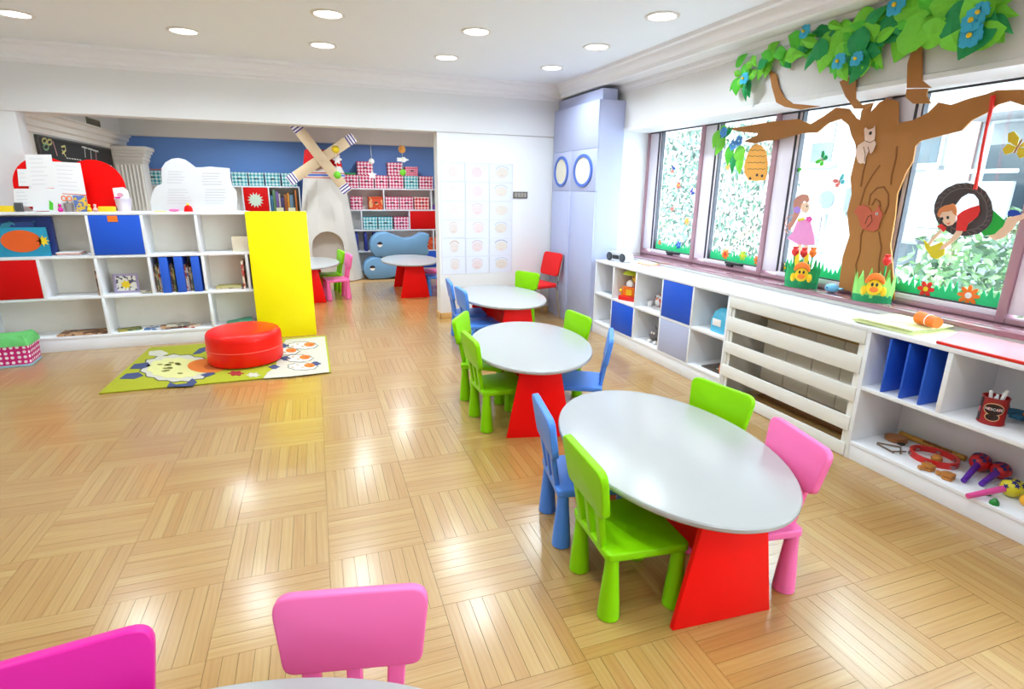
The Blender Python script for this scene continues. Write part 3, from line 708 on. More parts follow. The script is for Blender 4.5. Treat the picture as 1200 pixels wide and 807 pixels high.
for pts in ([(195, 308), (215, 288), (275, 280), (288, 296), (250, 308)], [(150, 352), (180, 330), (235, 324), (256, 338), (215, 352)], [(358, 388), (372, 368), (400, 378), (445, 372), (470, 350), (492, 366), (470, 384)], [(470, 245), (500, 220), (545, 208), (548, 222), (505, 240)], [(505, 335), (560, 320), (572, 330), (530, 345)]):
    rug_bit('sheep_limb', pts, RN, .003)
rug_bit('red_flower', blob(662, 328, 30, 10, 24, .25, 6), mat('dark_red_rug', (160, 40, 40), .95), .003)
rug_bit('white_flower', blob(738, 335, 26, 9, 24, .25, 6), RW, .003)
for (a, b) in ((905, 228), (985, 202), (965, 258), (985, 294)):
    rug_bit('lamb_outline', blob(a-30, b+4, 67, 17, 24, .07, 9), RK, .0025)
    rug_bit('lamb_body', blob(a-30, b+4, 62, 15, 24, .07, 9), mat('white_rug', (214, 212, 204), .95), .003)
    rug_bit('lamb_face', blob(a, b, 24, 9, 16), RO, .005); rug_bit('lamb_face_mark', blob(a+6, b+1, 9, 3.5, 10), mat('dark_orange_rug', (190, 92, 26)), .006)
    for q in range(4): rug_bit('lamb_curl', blob(a-74+22*q, b+3+5*(-1)**q, 7, 2.4, 8), mat('tan_rug', (176, 150, 112), .95), .0042)
for (a, b) in ((868, 207), (880, 263), (830, 300), (1012, 286)): rug_bit('lamb_limb', blob(a, b, 22, 9, 10, .2, 4), RN, .004)
# pouf
t = thing('round_pouf', 'round red vinyl pouf standing on the sheep rug', 'pouf', (-.62, 5.70, .0195))
MB().lathe([(.30, .0), (.325, .008), (.335, .03), (.335, .24), (.33, .275), (.315, .298), (.28, .312), (.15, .318), (.02, .319)], n=48).build('body', REDV, t)
MB().tube([(.337*math.cos(a), .337*math.sin(a), .145) for a in [2*math.pi*k/48 for k in range(48)]], .004, 6, closed=True).build('piping', mat('bright_red_piping', (250, 90, 74), .3), t)
# dotted basket with green cloth
t = thing('toy_basket', 'magenta basket with white dots and green lining beside the bookcase', 'basket', (-2.68, 6.28, 0), R(4))
o = rounded([(-.2,-.16), (.2,-.16), (.2,.16), (-.2,.16)], .04)
DOT = pattern_mat('magenta_dots', (206, 22, 120), (250, 240, 246), 'dots', 22., .30)
V = [(a*.93, b*.93, 0) for a, b in o]+[(a, b, .215) for a, b in o]; n = len(o)
MB().add(V, [tuple(range(n-1, -1, -1))]+[(k, (k+1) % n, n+(k+1) % n, n+k) for k in range(n)]).build('basket', DOT, t)
MB().prism([(a*1.01*.95, b*1.01*.95, 0.001) for a, b in o], (0, 0, .022)).build('base_trim', mat('pale_blue_cloth', (150, 190, 206), .8), t, bev=.004)
GC = mat('green_cloth', (104, 196, 108), .8, .15, 9., bump=.4)
V = [(a*1.04, b*1.04, .20) for a, b in o]+[(a*1.02, b*1.02, .235) for a, b in o]+[(a*.9, b*.9, .275+.014*math.sin(k*1.7)) for k, (a, b) in enumerate(o)]+[(a*.5, b*.5, .285) for a, b in o]
MB().add(V, [(i*n+k, i*n+(k+1) % n, (i+1)*n+(k+1) % n, (i+1)*n+k) for i in range(3) for k in range(n)]+[tuple(3*n+k for k in range(n))]).build('lining', GC, t)

# ================================================================== LOW SHELVES UNDER THE WINDOWS
SX, SB = 3.18, 3.615        # front, back
t = thing('low_shelf', 'low white shelf of ten cubbies with blue and lilac fronts, by the cupboard', 'shelf', (3.34, 4.6, 0))
def ls(name, m, *a, bev=.0015, par=None): return bx(*a).build(name, m, par or t, world=True, bev=bev)
YA, YB = 5.715, 3.475
DV = [5.30, 4.845, 4.385, 3.932]
ls('top_board', LAM, SX-.004, SB, YB, YA, .842, .866)
ls('middle_board', LAM, SX, SB-.012, YB+.024, YA-.024, .464, .488)
ls('bottom_board', LAM, SX, SB-.012, YB+.024, YA-.024, .118, .142)
ls('plinth', LAM, SX+.004, SX+.022, YB+.024, YA-.024, 0, .118)
ls('back_panel', CREAM, SB-.012, SB, YB, YA, 0, .842)
ls('side_panel', LAM, SX, SB-.012, YA-.024, YA, 0, .842); ls('side_panel', LAM, SX, SB-.012, YB, YB+.024, 0, .842)
for y in DV:
    ls('divider', LAM, SX, SB-.012, y-.011, y+.011, .488, .842); ls('divider', LAM, SX, SB-.012, y-.011, y+.011, .142, .464)
ls('door', DOORB, SX-.003, SX+.015, DV[1]+.013, DV[0]-.013, .145, .461)['label'] = 'blue door'
ls('door', DOORB, SX-.003, SX+.015, DV[3]+.013, DV[2]-.013, .491, .839)['label'] = 'blue door'
ls('door', LILAC, SX-.003, SX+.015, DV[3]+.013, DV[2]-.013, .145, .461)['label'] = 'lilac door'
UZ, LZ = .4885, .1425
# things in the cubbies
simple('toy_block', bx(-.07, .07, -.045, .045, 0, .10), mat('terracotta_card', (206, 116, 62), .6, .1, 30.), 'terracotta toy block in end cubby beside the cupboard', 'toy', (3.47, 5.60, UZ+.008), .3, bev=.008)
simple('grey_folder', bx(-.11, .11, -.09, .09, 0, .007), mat('grey_blue_card', (150, 166, 182), .5), 'grey-blue folder lying under the terracotta toy block', 'folder', (3.40, 5.57, UZ))
# toy house
t = thing('toy_house', 'tall yellow and red plastic toy house with lime roof in cubby', 'toy house', (3.34, 5.12, UZ), R(25))
YP = mat('yellow_plastic', (250, 200, 40), .35); RP = mat('red_plastic', (226, 40, 30), .35); LP = mat('lime_plastic', (200, 214, 40), .35); OP = mat('orange_plastic', (246, 120, 30), .35); WP = mat('white_plastic', (246, 240, 238), .4)
MB().box(-.1, .1, -.13, .13, 0, .05).build('base', RP, t, bev=.006)
MB().box(-.02, .08, -.11, .06, .05, .22).build('tower', RP, t, bev=.006)
MB().box(-.07, -.02, -.05, .1, .05, .15).build('porch', OP, t, bev=.006)
MB().box(-.075, -.069, -.02, .05, .06, .12).build('door', YP, t)
MB().prism([(-.075, -.02, .155), (-.075, .05, .155), (-.075, .05, .2), (-.075, .015, .23), (-.075, -.02, .2)], (.05, 0, 0)).build('gable', WP, t, bev=.003)
MB().ball((-.03, -.055, .255), (.05, .06, .055), 16, 10).build('upper_room', YP, t)
for s_ in (-1, 1): MB().ball((-.078, -.055+s_*.02, .262), .008, 8, 6).build('peephole', BLACK, t)
MB().lathe([(.115, .285), (.105, .3), (.07, .325), (.02, .337)], (-.005, .0, 0), 20, 1, 1.15).build('roof', LP, t)
MB().tube([(-.05, .115, .05), (-.07, .12, .10), (-.06, .115, .16)], .008).ball((-.07, .12, .1), .02, 10, 8).build('lantern', YP, t)
# plush toys
FUR = mat('grey_plush', (118, 112, 114), .95, .15, 40., bump=.5); WF = mat('white_plush', (240, 236, 232), .95, .05, 40., bump=.4); RFU = mat('red_plush', (214, 52, 40), .95, .1, 40., bump=.4)
t = thing('plush_bird', 'red and white plush bird sitting in an upper cubby', 'plush toy', (3.42, 4.72, UZ))
MB().ball((0, 0, .065), (.055, .055, .065), 18, 12).build('body', RFU, t); MB().ball((-.03, .0, .055), (.036, .036, .045), 14, 10).build('belly', WF, t)
MB().ball((-.035, .02, .105), .02, 12, 8).ball((-.035, -.02, .105), .02, 12, 8).build('eye', WF, t); MB().ball((-.053, .02, .105), .007, 8, 6).ball((-.053, -.02, .105), .007, 8, 6).build('pupil', BLACK, t)
MB().lathe([(.014, 0), (.002, .03)], (0, 0, 0), 8, M_=Matrix.Rotation(R(-90), 3, 'Y')).build('beak', OP, t).location = (-.045, 0, .085)
simple('toy_cup', MB().lathe([(.024, 0), (.03, .05), (.026, .05), (.02, .005)], n=16), WP, 'small white toy cup beside the plush bird', 'toy', (3.34, 4.80, UZ))
t = thing('plush_animal', 'grey plush animal with white feet in a lower cubby', 'plush toy', (3.33, 4.60, LZ))
MB().ball((.0, .02, .075), (.08, .075, .075), 18, 12).build('body', FUR, t); MB().ball((-.05, -.04, .11), (.05, .05, .045), 16, 10).build('head', FUR, t)
MB().lathe([(.018, 0), (.003, .045)], (-.045, -.015, .145), 10).build('ear', FUR, t); MB().lathe([(.018, 0), (.003, .045)], (-.045, -.065, .145), 10).build('ear', FUR, t)
for y in (-.06, .03): MB().ball((-.07, y, .02), (.03, .022, .02), 12, 8).build('foot', WF, t)
for y in (-.06, -.025): MB().ball((-.093, y, .12), .012, 10, 6).build('eye', WF, t)
# blue toy bag and white box
t = thing('toy_bag', 'light blue clear bag of toys in the cubby beside radiator cover', 'bag', (3.33, 3.66, UZ))
CB = mat('cyan_film', (88, 190, 226), .25, .15, 25., bump=.3)
o = rounded([(-.09,-.1), (.09,-.1), (.09,.1), (-.09,.1)], .05); n = len(o)
V = [(a, b, 0) for a, b in o]+[(a*1.05, b*1.05, .09) for a, b in o]+[(a*.8, b*.85, .17) for a, b in o]+[(a*.3, b*.5, .205) for a, b in o]
MB().add(V, [tuple(range(n-1, -1, -1))]+[(i*n+k, i*n+(k+1) % n, (i+1)*n+(k+1) % n, (i+1)*n+k) for i in range(3) for k in range(n)]+[tuple(3*n+k for k in range(n))]).build('bag', CB, t)
MB().box(-.1, -.095, -.05, .05, .06, .12).build('white_label', WP, t, bev=.002)
simple('white_carton', bx(-.05, .05, -.05, .05, 0, .14), WP, 'small white carton next to the light blue toy bag', 'box', (3.46, 3.84, UZ), .2, bev=.004)
t = thing('picture_tray', 'dark grey picture tray lying in cubby beside the radiator cover', 'tray', (3.36, 3.66, LZ))
MB().box(-.12, .12, -.14, .14, 0, .012).build('tray', mat('dark_taupe', (84, 76, 70), .5), t, bev=.003)
MB().prism([(a-.02, b-.03, .012) for a, b in blob(0, 0, .05, .06, 14, .2, 5)], (0, 0, .002)).build('pale_print', mat('pale_green_print', (196, 206, 190), .6), t)
simple('orange_toy', MB().lathe([(.03, 0), (.035, .03), (.03, .07), (.02, .09)], n=14), OP, 'small orange toy cup on the dark picture tray', 'toy', (3.27, 3.56, LZ+.0125))

# radiator cover --------------------------------------------------------
t = thing('radiator_cover', 'cream slatted radiator cover between the two low shelves', 'radiator cover', (3.34, 2.88, 0))
RA, RB = 3.474, 2.292
ls('top_board', LAM, SX-.004, SB, RB, RA, .842, .866)
ls('side_board', CREAM, SX+.004, SB, RA-.02, RA, 0, .842); ls('side_board', CREAM, SX+.004, SB, RB, RB+.02, 0, .842)
for z0, z1 in ((.757, .841), (.565, .678), (.378, .472), (.178, .272), (0.004, .09)): ls('slat', CREAM, SX-.004, SX+.014, RB+.002, RA-.002, z0, z1)
ls('batten', CREAM, SX+.015, SX+.03, RA-.05, RA-.022, .01, .84); ls('batten', CREAM, SX+.015, SX+.03, RB+.022, RB+.05, .01, .84); ls('back_panel', CREAM, SB-.012, SB, RB+.02, RA-.02, 0, .842)
t = thing('radiator', 'cream ribbed radiator behind the slats of its cover', 'radiator', (3.50, 2.88, .1))
RM = mat('radiator_paint', (240, 236, 226), .5)
for k in range(4): MB().box(-.03, .05, -.47+.236*k, -.238+.236*k, .06, .575).build('panel', RM, t, bev=.008)
MB().box(-.03, .03, -.46, .46, -.1, -.085).box(-.02, .02, -.44, -.42, -.09, .0).box(-.02, .02, .42, .44, -.09, .0).build('foot_rail', mat('brown_wood_rail', (138, 90, 46), .5, .1, 14.), t)
simple('wooden_batten', bx(-.05, .05, -.48, .48, 0, .02), mat('olive_wood', (170, 138, 84), .5, .1, 14.), 'brown wooden board resting on top of the radiator', 'board', (3.46, 2.88, .6755))
# right-hand shelf unit ---------------------------------------------------
t = thing('low_shelf', 'low white shelf holding musical instruments, below pink folder', 'shelf', (3.34, 1.5, 0))
UA, UB = 2.290, .55
ls('top_board', LAM, SX-.004, SB, UB, UA, .842, .868)
ls('middle_board', LAM, SX, SB-.012, UB+.026, UA-.026, .472, .498)
ls('bottom_board', LAM, SX, SB-.012, UB+.026, UA-.026, .10, .124)
ls('plinth', LAM, SX+.004, SX+.022, UB+.026, UA-.026, 0, .10)
ls('back_panel', LAM, SB-.012, SB, UB, UA, 0, .842)
ls('side_panel', LAM, SX, SB-.012, UA-.026, UA, 0, .842); ls('side_panel', LAM, SX, SB-.012, UB, UB+.026, 0, .842)
ls('divider', LAM, SX, SB-.012, 1.80, 1.826, .498, .842)
for k, y in enumerate((2.145, 2.035, 1.925)):
    simple('blue_divider', bx(SX+.008, SB-.015, y-.006, y+.006, .4985, .83), mat('blue_divider', (40, 96, 214), .4), 'blue upright board in low shelf, %s from radiator cover' % ('first', 'second', 'third')[k], 'divider', (3.34, y, .4985), world=True, bev=.002, group='blue boards in the instrument shelf')
MZ, IZ = .4985, .1245
# coffee tin
t = thing('coffee_tin', 'dark red coffee tin with dark label, filled with white chalk', 'tin', (3.31, 1.63, MZ))
TR = mat('dark_red_tin', (160, 24, 26), .3, .05, 8.)
MB().lathe([(.056, 0), (.059, .004), (.059, .008), (.056, .012), (.056, .138), (.059, .142), (.059, .146), (.054, .146), (.052, .02)], n=32).build('tin', TR, t)
def wrap(name, a0, a1, z0, z1, m, r=.0572, n=10):
    V = []; 
    for k in range(n+1):
        a = a0+(a1-a0)*k/n
        for rr in (r-.001, r): V += [(rr*math.cos(a), rr*math.sin(a), z0), (rr*math.cos(a), rr*math.sin(a), z1)]
    F = []
    for k in range(n):
        i = 4*k; F += [(i+2, i+6, i+7, i+3), (i+1, i+3, i+7, i+5), (i, i+4, i+6, i+2)]
    F += [(0, 2, 3, 1), (4*n, 4*n+1, 4*n+3, 4*n+2)]
    return MB().add(V, F).build(name, m, t)
def tin_oval(name, ac, zc, da, dz, m, r):
    n = 28; V = []
    for rr in (r-.001, r):
        for k in range(n):
            q = 2*math.pi*k/n; a = ac+da*math.cos(q); V.append((rr*math.cos(a), rr*math.sin(a), zc+dz*math.sin(q)))
    V += [((r)*math.cos(ac), (r)*math.sin(ac), zc)]
    F = [(k, (k+1) % n, n+(k+1) % n, n+k) for k in range(n)]+[(n+k, n+(k+1) % n, 2*n) for k in range(n)]
    return MB().add(V, F).build(name, m, t)
FA = math.pi+.38        # the way the front of the tin faces
DKB = mat('dark_brown_print', (40, 22, 20), .35); GLD = mat('gold_print', (226, 176, 130), .35)
wrap('side_panel', FA-1.45, FA-.85, .012, .138, DKB)
wrap('side_print', FA-1.35, FA-1.0, .055, .085, mat('pink_print', (222, 96, 110), .4), .0576)
tin_oval('label_rim', FA+.12, .088, .78, .034, GLD, .0578); tin_oval('label', FA+.12, .088, .72, .029, DKB, .0583)
tin_oval('cup_rim', FA+.12, .046, .55, .022, GLD, .0578); tin_oval('cup_print', FA+.12, .046, .48, .018, DKB, .0583)
fc = bpy.data.curves.new('tin_text', 'FONT'); fc.body = 'NESCAFE'; fc.size = .0185; fc.extrude = .0004; fc.align_x = 'CENTER'; fc.align_y = 'CENTER'
fo = bpy.data.objects.new('tin_text', fc); COL.objects.link(fo); bpy.context.view_layer.update()
me = bpy.data.meshes.new_from_object(fo.evaluated_get(bpy.context.evaluated_depsgraph_get())); COL.objects.unlink(fo); bpy.data.objects.remove(fo)
for v in me.vertices:
    a = FA+.12+v.co.x/.058; rr = .0586+v.co.z; v.co = (rr*math.cos(a), rr*math.sin(a), .088+v.co.y)
me.materials.clear(); me.materials.append(PAPER)
lo = bpy.data.objects.new('lettering', me); COL.objects.link(lo); lo.parent = t
for k in range(6):
    a = k*1.05; MB().cyl((.02*math.cos(a), .02*math.sin(a), .06), (.03*math.cos(a+.4), .03*math.sin(a+.4), .15+.012*(k % 3)), .007, n=10).build('chalk_stick', PAPER, t)
MB().cyl((.01, -.01, .06), (.018, -.03, .185), .008, n=10).build('chalk_stick', PAPER, t)
# toy boat and wooden bowl
t = thing('toy_plane', 'dark teal wooden toy plane behind the coffee tin', 'toy', (3.48, 1.545, MZ))
TL = mat('dark_teal_paint', (24, 88, 118), .4)
MB().ball((0, 0, .035), (.03, .13, .03), 16, 10).build('hull', TL, t); MB().box(-.1, .1, .0, .05, .035, .047).build('wing', TL, t, bev=.004)
MB().prism([(-.006, .1, .05), (-.006, .13, .05), (-.006, .13, .11), (-.006, .115, .11)], (.012, 0, 0)).build('tail_fin', TL, t); MB().ball((-.02, .0, .05), (.016, .03, .016), 10, 8).build('cabin', ORAP, t)
t = thing('wooden_bowl', 'shallow wooden bowl beside the toy plane', 'bowl', (3.33, 1.42, MZ))
MB().lathe([(.03, 0), (.06, .03), (.075, .065), (.07, .065), (.055, .032), (.02, .008)], n=24).build('bowl', mat('honey_wood', (206, 158, 74), .45, .1, 14.), t)
MB().ball((.01, .0, .045), (.03, .03, .02), 12, 8).build('red_bead', REDP, t)
# musical instruments on the bottom board (positions read on the board's surface)
def IP(u, v, z=IZ): q = PX(u, v, z=z); return (min(max(q.x, SX+.03), SB-.07), q.y)
x, y = IP(1046, 514); y -= .02
t = thing('hand_drum', 'small round brown wooden hand drum on the shelf floor', 'instrument', (x, y, IZ))
MB().lathe([(.058, 0), (.064, .004), (.064, .02), (.058, .024)], n=28).build('shell', mat('brown_drum', (148, 92, 52), .45, .1, 10.), t)
MB().lathe([(.05, .024), (.05, .026)], n=28).build('drumhead', mat('tan_skin', (182, 122, 76), .5, .1, 14.), t); MB().box(-.05, -.02, -.075, -.045, .0, .012).build('clip', BLACK, t)
x, y = IP(1072, 514)
t = thing('guiro_stick', 'long yellow-brown wooden guiro stick against the shelf back', 'instrument', (3.565, 2.02, IZ), R(3))
MB().cyl((0, .19, .018), (0, -.19, .018), .018, n=14).build('tube', mat('ochre_wood', (186, 132, 44), .45, .08, 20.), t)
for k in range(12): MB().box(-.02, -.008, -.12+.014*k, -.113+.014*k, .026, .037).build('ridge', DBROWN, t)
x, y = IP(1062, 533); y += .085
t = thing('metal_triangle', 'steel musical triangle with striker lying on shelf floor', 'instrument', (x, y, IZ), R(-6))
MB().tube([(-.02, -.07, .006), (.06, .0, .006), (-.03, .085, .006), (-.045, .07, .006), (-.05, -.05, .006)], .006).build('triangle', mat('brown_steel', (150, 128, 116), .3, metal=.8), t)
MB().cyl((-.06, -.045, .012), (.015, -.075, .018), .005).build('striker', mat('brown_steel', (150, 128, 116)), t)
x, y = IP(1103, 531)
t = thing('tambourine', 'red ring tambourine with metal jingles on shelf floor', 'instrument', (3.42, 1.91, IZ))
n = 40; V = []; F = []
for r_, z in ((.098, 0), (.11, 0), (.11, .036), (.098, .036)):
    for k in range(n): V.append((r_*math.cos(2*math.pi*k/n), 1.15*r_*math.sin(2*math.pi*k/n), z))
for i in range(4):
    for k in range(n): F.append((i*n+k, i*n+(k+1) % n, ((i+1) % 4)*n+(k+1) % n, ((i+1) % 4)*n+k))
MB().add(V, F).build('hoop', mat('red_lacquer', (210, 36, 30), .3), t)
for k in range(6):
    a = k*math.pi/3+.3; MB().lathe([(.018, .012), (.018, .015)], (.104*math.cos(a), 1.15*.104*math.sin(a), 0), 14).lathe([(.018, .021), (.018, .024)], (.104*math.cos(a), 1.15*.104*math.sin(a), 0), 14).build('jingle', STEEL, t)
x, y = IP(1122, 530)
simple('wooden_bead', MB().lathe([(.008, 0), (.024, .012), (.03, .03), (.024, .048), (.008, .058)], n=16), WOODT, 'round wooden bead rattle lying inside the red tambourine', 'toy', (3.38, 1.87, IZ))
for (u, v, a, l) in ((1109, 560, 10, 'wooden castanet lying between the tambourine and the maracas'), (1096, 563, 75, 'wooden castanet lying in front of the tambourine hoop, turned sideways')):
    x, y = (3.255, 1.722) if a == 10 else (3.262, 1.835)
    t = thing('castanet', l, 'instrument', (x, y, IZ), R(a), 'wooden castanets')
    for s_ in (0, 1): MB().prism([(p[0], p[1], s_*.018+.001) for p in rounded([(-.028, -.025), (.028, -.025), (.034, .02), (0, .04), (-.034, .02)], .014)], (0, 0, .015)).build('shell', WOODT, t, bev=.003)
    MB().box(-.012, .012, .03, .062, .006, .026).build('handle', WOODT, t, bev=.004)
STARN = mat('navy_paint', (34, 38, 110), .4)
def maraca(u, v, hu, hv, r, cm, hm, label):
    x, y = IP(u, v, IZ+r); q = PX(hu, hv, z=IZ+.016); hx, hy = q.x, q.y
    t = thing('maraca', label, 'instrument', (x, y, IZ), 0, 'egg-shaped maracas')
    d = Vector((hx-x, hy-y, 0)); ln = d.length; d.normalize()
    ang = math.atan2(d.y, d.x); Mz = Matrix.Rotation(ang, 3, 'Z')
    MB().ball((0, 0, r), (r*1.2, r, r), 22, 14, Mz).build('head', cm, t)
    MB().cyl(d*r*1.0+Vector((0, 0, r*.95)), d*max(min(ln, .26), .17)+Vector((0, 0, .016)), .017, .014, 14).build('handle', hm, t)
    for k in range(7):
        th = .35+.9*(k % 4)/3; ph = math.pi+.45+(-1.1, .1, 1.1, -.5, .7, -1.5, .4)[k]
        nrm = Vector((math.cos(ph)*math.sin(th), math.sin(ph)*math.sin(th), math.cos(th)))
        c = Vector((0, 0, r))+Mz@(Vector((1.2*r, r, r))*1.0*(Mz.inverted()@nrm)) if 0 else Vector((0, 0, r))+Mz@Vector([a*b for a, b in zip((1.2*r, r, r), Mz.inverted()@nrm)])
        q = nrm.to_track_quat('Z', 'Y').to_matrix(); P = []
        for j in range(10):
            rr = .016 if j % 2 == 0 else .007; P.append(c+q@Vector((rr*math.cos(j*math.pi/5), rr*math.sin(j*math.pi/5), .0005)))
        MB().prism(P, nrm*.002).build('painted_star', STARN, t)
PURP = mat('purple_plastic', (96, 34, 168), .35); RMA = mat('red_gourd', (208, 32, 36), .35); YMA = mat('yellow_gourd', (220, 208, 40), .35); PKH = mat('pink_handle', (236, 84, 160), .35)
maraca(1149, 541, 1127, 565, .052, RMA, PURP, 'red maraca with stars, purple handle propped toward the castanets')
maraca(1181, 549, 1150, 567, .047, RMA, PURP, 'red maraca lying behind the yellow maraca, long purple handle')
maraca(1187, 571, 1122, 582, .05, YMA, PKH, 'yellow maraca with navy stars and pink handle')
x, y = IP(1196, 590)
simple('shaker_ball', MB().ball((0, 0, .03), .03, 16, 10), mat('orange_yellow', (240, 180, 40), .4), 'small orange-yellow shaker ball beside the yellow maraca', 'instrument', (x, y-.02, IZ))
for k, (u, v) in enumerate(((1158, 580), (1166, 592))):
    x, y = IP(u, v)
    simple('green_bell', MB().lathe([(.022, 0), (.02, .015), (.008, .03), (.003, .033)], n=14), mat('green_enamel', (30, 130, 50), .35), ['small green bell between the yellow and red maracas', 'small green bell under the pink maraca handle'][k], 'instrument', (x, y+.01, IZ))
simple('toy_ball', MB().ball((0, 0, .05), .05, 18, 12), pattern_mat('ball_print', (40, 50, 120), (226, 60, 80), 'blot', 12., .55), 'navy and red patterned toy ball at end of instrument shelf', 'ball', (3.50, 1.40, IZ))

# things on the shelf tops ------------------------------------------------
TOPZ = .8685
t = thing('paper_stack', 'pale yellow-green paper stack on the instrument shelf', 'paper', (3.40, 2.25, TOPZ))
YG = mat('pale_lime_paper', (226, 232, 170), .7)
for k in range(4): MB().obox((random.uniform(-.01, .01), random.uniform(-.02, .02), .004+.008*k), (.36, .37-.01*k, .007), (0, 0, random.uniform(-.05, .05))).build('sheet', YG, t)
t = thing('orange_cup', 'orange plastic cup with white band lying on pale paper stack', 'cup', (3.40, 2.10, TOPZ+.033), R(70))
Mh = Matrix.Rotation(R(90), 3, 'Y')
MB().lathe([(.032, -.075), (.036, -.02)], (0, 0, .038), 22, M_=Mh).build('cup_base', ORAP, t); MB().lathe([(.0365, -.02), (.037, -.013)], (0, 0, .038), 22, M_=Mh).build('band', PAPER, t)
MB().lathe([(.036, -.013), (.038, .07), (.034, .07), (.032, .0)], (0, 0, .038), 22, M_=Mh).build('cup_rim', ORAP, t)
t = thing('pink_folder', 'large pale pink folder with red edge on the instrument shelf', 'folder', (3.34, 1.45, TOPZ))
MB().prism([(3.19, 1.90, TOPZ), (3.58, 2.02, TOPZ), (3.58, .95, TOPZ), (3.19, .95, TOPZ)], (0, 0, .012)).build('folder', mat('pink_card', (238, 158, 168), .35, .03, 5.), t, world=True, bev=.002)
MB().prism([(3.182, 1.90, TOPZ+.001), (3.199, 1.905, TOPZ+.001), (3.199, .95, TOPZ+.001), (3.182, .95, TOPZ+.001)], (0, 0, .0145)).build('red_edge', RP, t, world=True, bev=.002)
# radio
p = PX(723, 302, z=.8665)
t = thing('portable_radio', 'silver portable radio with round speakers at end of low shelf', 'radio', (3.36, 5.50, .8665), R(-78))
SIL = mat('silver_plastic', (206, 208, 212), .3, metal=.3); DG = mat('dark_mesh', (70, 74, 82), .6)
MB().prism([(p_[0], -.05, p_[1]) for p_ in rounded([(-.16, .0), (.16, .0), (.175, .06), (.15, .105), (-.15, .105), (-.175, .06)], .03)], (0, .11, 0)).build('case', SIL, t, bev=.01, seg=3)
for s_ in (-1, 1):
    M9 = Matrix.Rotation(R(90), 3, 'X')
    MB().lathe([(.046, 0), (.048, .006), (.04, .01)], (s_*.105, -.048, .052), 24, M_=M9).build('speaker_ring', BLACK, t); MB().lathe([(.036, .004), (.03, .011), (.01, .013)], (s_*.105, -.05, .052), 20, M_=M9).build('speaker_cone', DG, t)
MB().box(-.05, .05, -.056, -.05, .03, .075).build('display', BLACK, t, bev=.002); MB().tube([(-.13, .01, .1), (-.12, .01, .135), (.12, .01, .135), (.13, .01, .1)], .007).build('carry_handle', SIL, t)
t = thing('magazine_stack', 'small stack of pink and yellow magazines beside the radio', 'magazines', (3.525, 5.15, .8665))
for k, c_ in enumerate(((236, 120, 140), (246, 226, 120), (240, 240, 236))): MB().obox((0, .02*k, .004+.008*k), (.13, .26-.03*k, .007), (0, 0, .08*k-.08)).build('magazine', mat('cover_%d' % k, c_, .5), t)
for k, (y_, c_) in enumerate(((5.08, (120, 190, 230)), (4.98, (236, 236, 230)))): pass

# ------------------------------------------------------------------ tall lilac cupboard
t = thing('tall_cupboard', 'tall lilac cupboard with two oval porthole doors in the corner', 'cupboard', (3.29, 6.3, 0))
LC = mat('lilac_cupboard', (186, 194, 230), .4, .015, 4.)
CX0, CX1, CY0, CY1 = 3.13, WX-.002, 5.725, 6.898
bx(CX0+.018, CX1, CY0, CY1, 0, 2.60).build('carcass', LC, t, world=True, bev=.003)
bx(CX0+.06, CX1-.08, CY0+.05, CY1, 2.60, 2.722).build('top_box', LC, t, world=True, bev=.003)
YM = 6.36
def cd(name, y0, y1, z0, z1): return bx(CX0, CX0+.017, y0+.002, y1-.002, z0+.002, z1-.002).build(name, LC, t, world=True, bev=.002)
cd('upper_door', CY0, CY1, 2.10, 2.60)
RIM = mat('blue_rim', (74, 112, 206), .4); PORT = mat('porthole_cream', (236, 232, 214), .5, .05, 14.)
for y0, y1 in ((CY0, YM), (YM, CY1)):
    d = cd('porthole_door', y0, y1, 1.63, 2.10); yc = (y0+y1)/2; ry = (y1-y0)*.37; rz_ = .185
    n = 40; V = []; F = []
    for s_, dx in ((1., 0), (1., -.014), (.82, -.014), (.82, 0)):
        for k in range(n): a = 2*math.pi*k/n; V.append((CX0+dx, yc+ry*s_*math.cos(a), 1.865+rz_*s_*math.sin(a)))
    for i in range(4):
        for k in range(n): F.append((i*n+k, i*n+(k+1) % n, ((i+1) % 4)*n+(k+1) % n, ((i+1) % 4)*n+k))
    MB().add(V, F).build('porthole_rim', RIM, d, world=True)
    MB().prism([(CX0-.001, yc+ry*.82*math.cos(2*math.pi*k/n), 1.865+rz_*.82*math.sin(2*math.pi*k/n)) for k in range(n)], (-.004, 0, 0)).build('porthole_panel', PORT, d, world=True)
cd('lower_door', CY0, YM-.02, .0, 1.63); cd('lower_door', YM+.02, CY1, .0, 1.63)
bx(CX0-.012, CX0+.017, YM-.018, YM+.018, 0, 1.63).build('centre_post', LC, t, world=True, bev=.004)

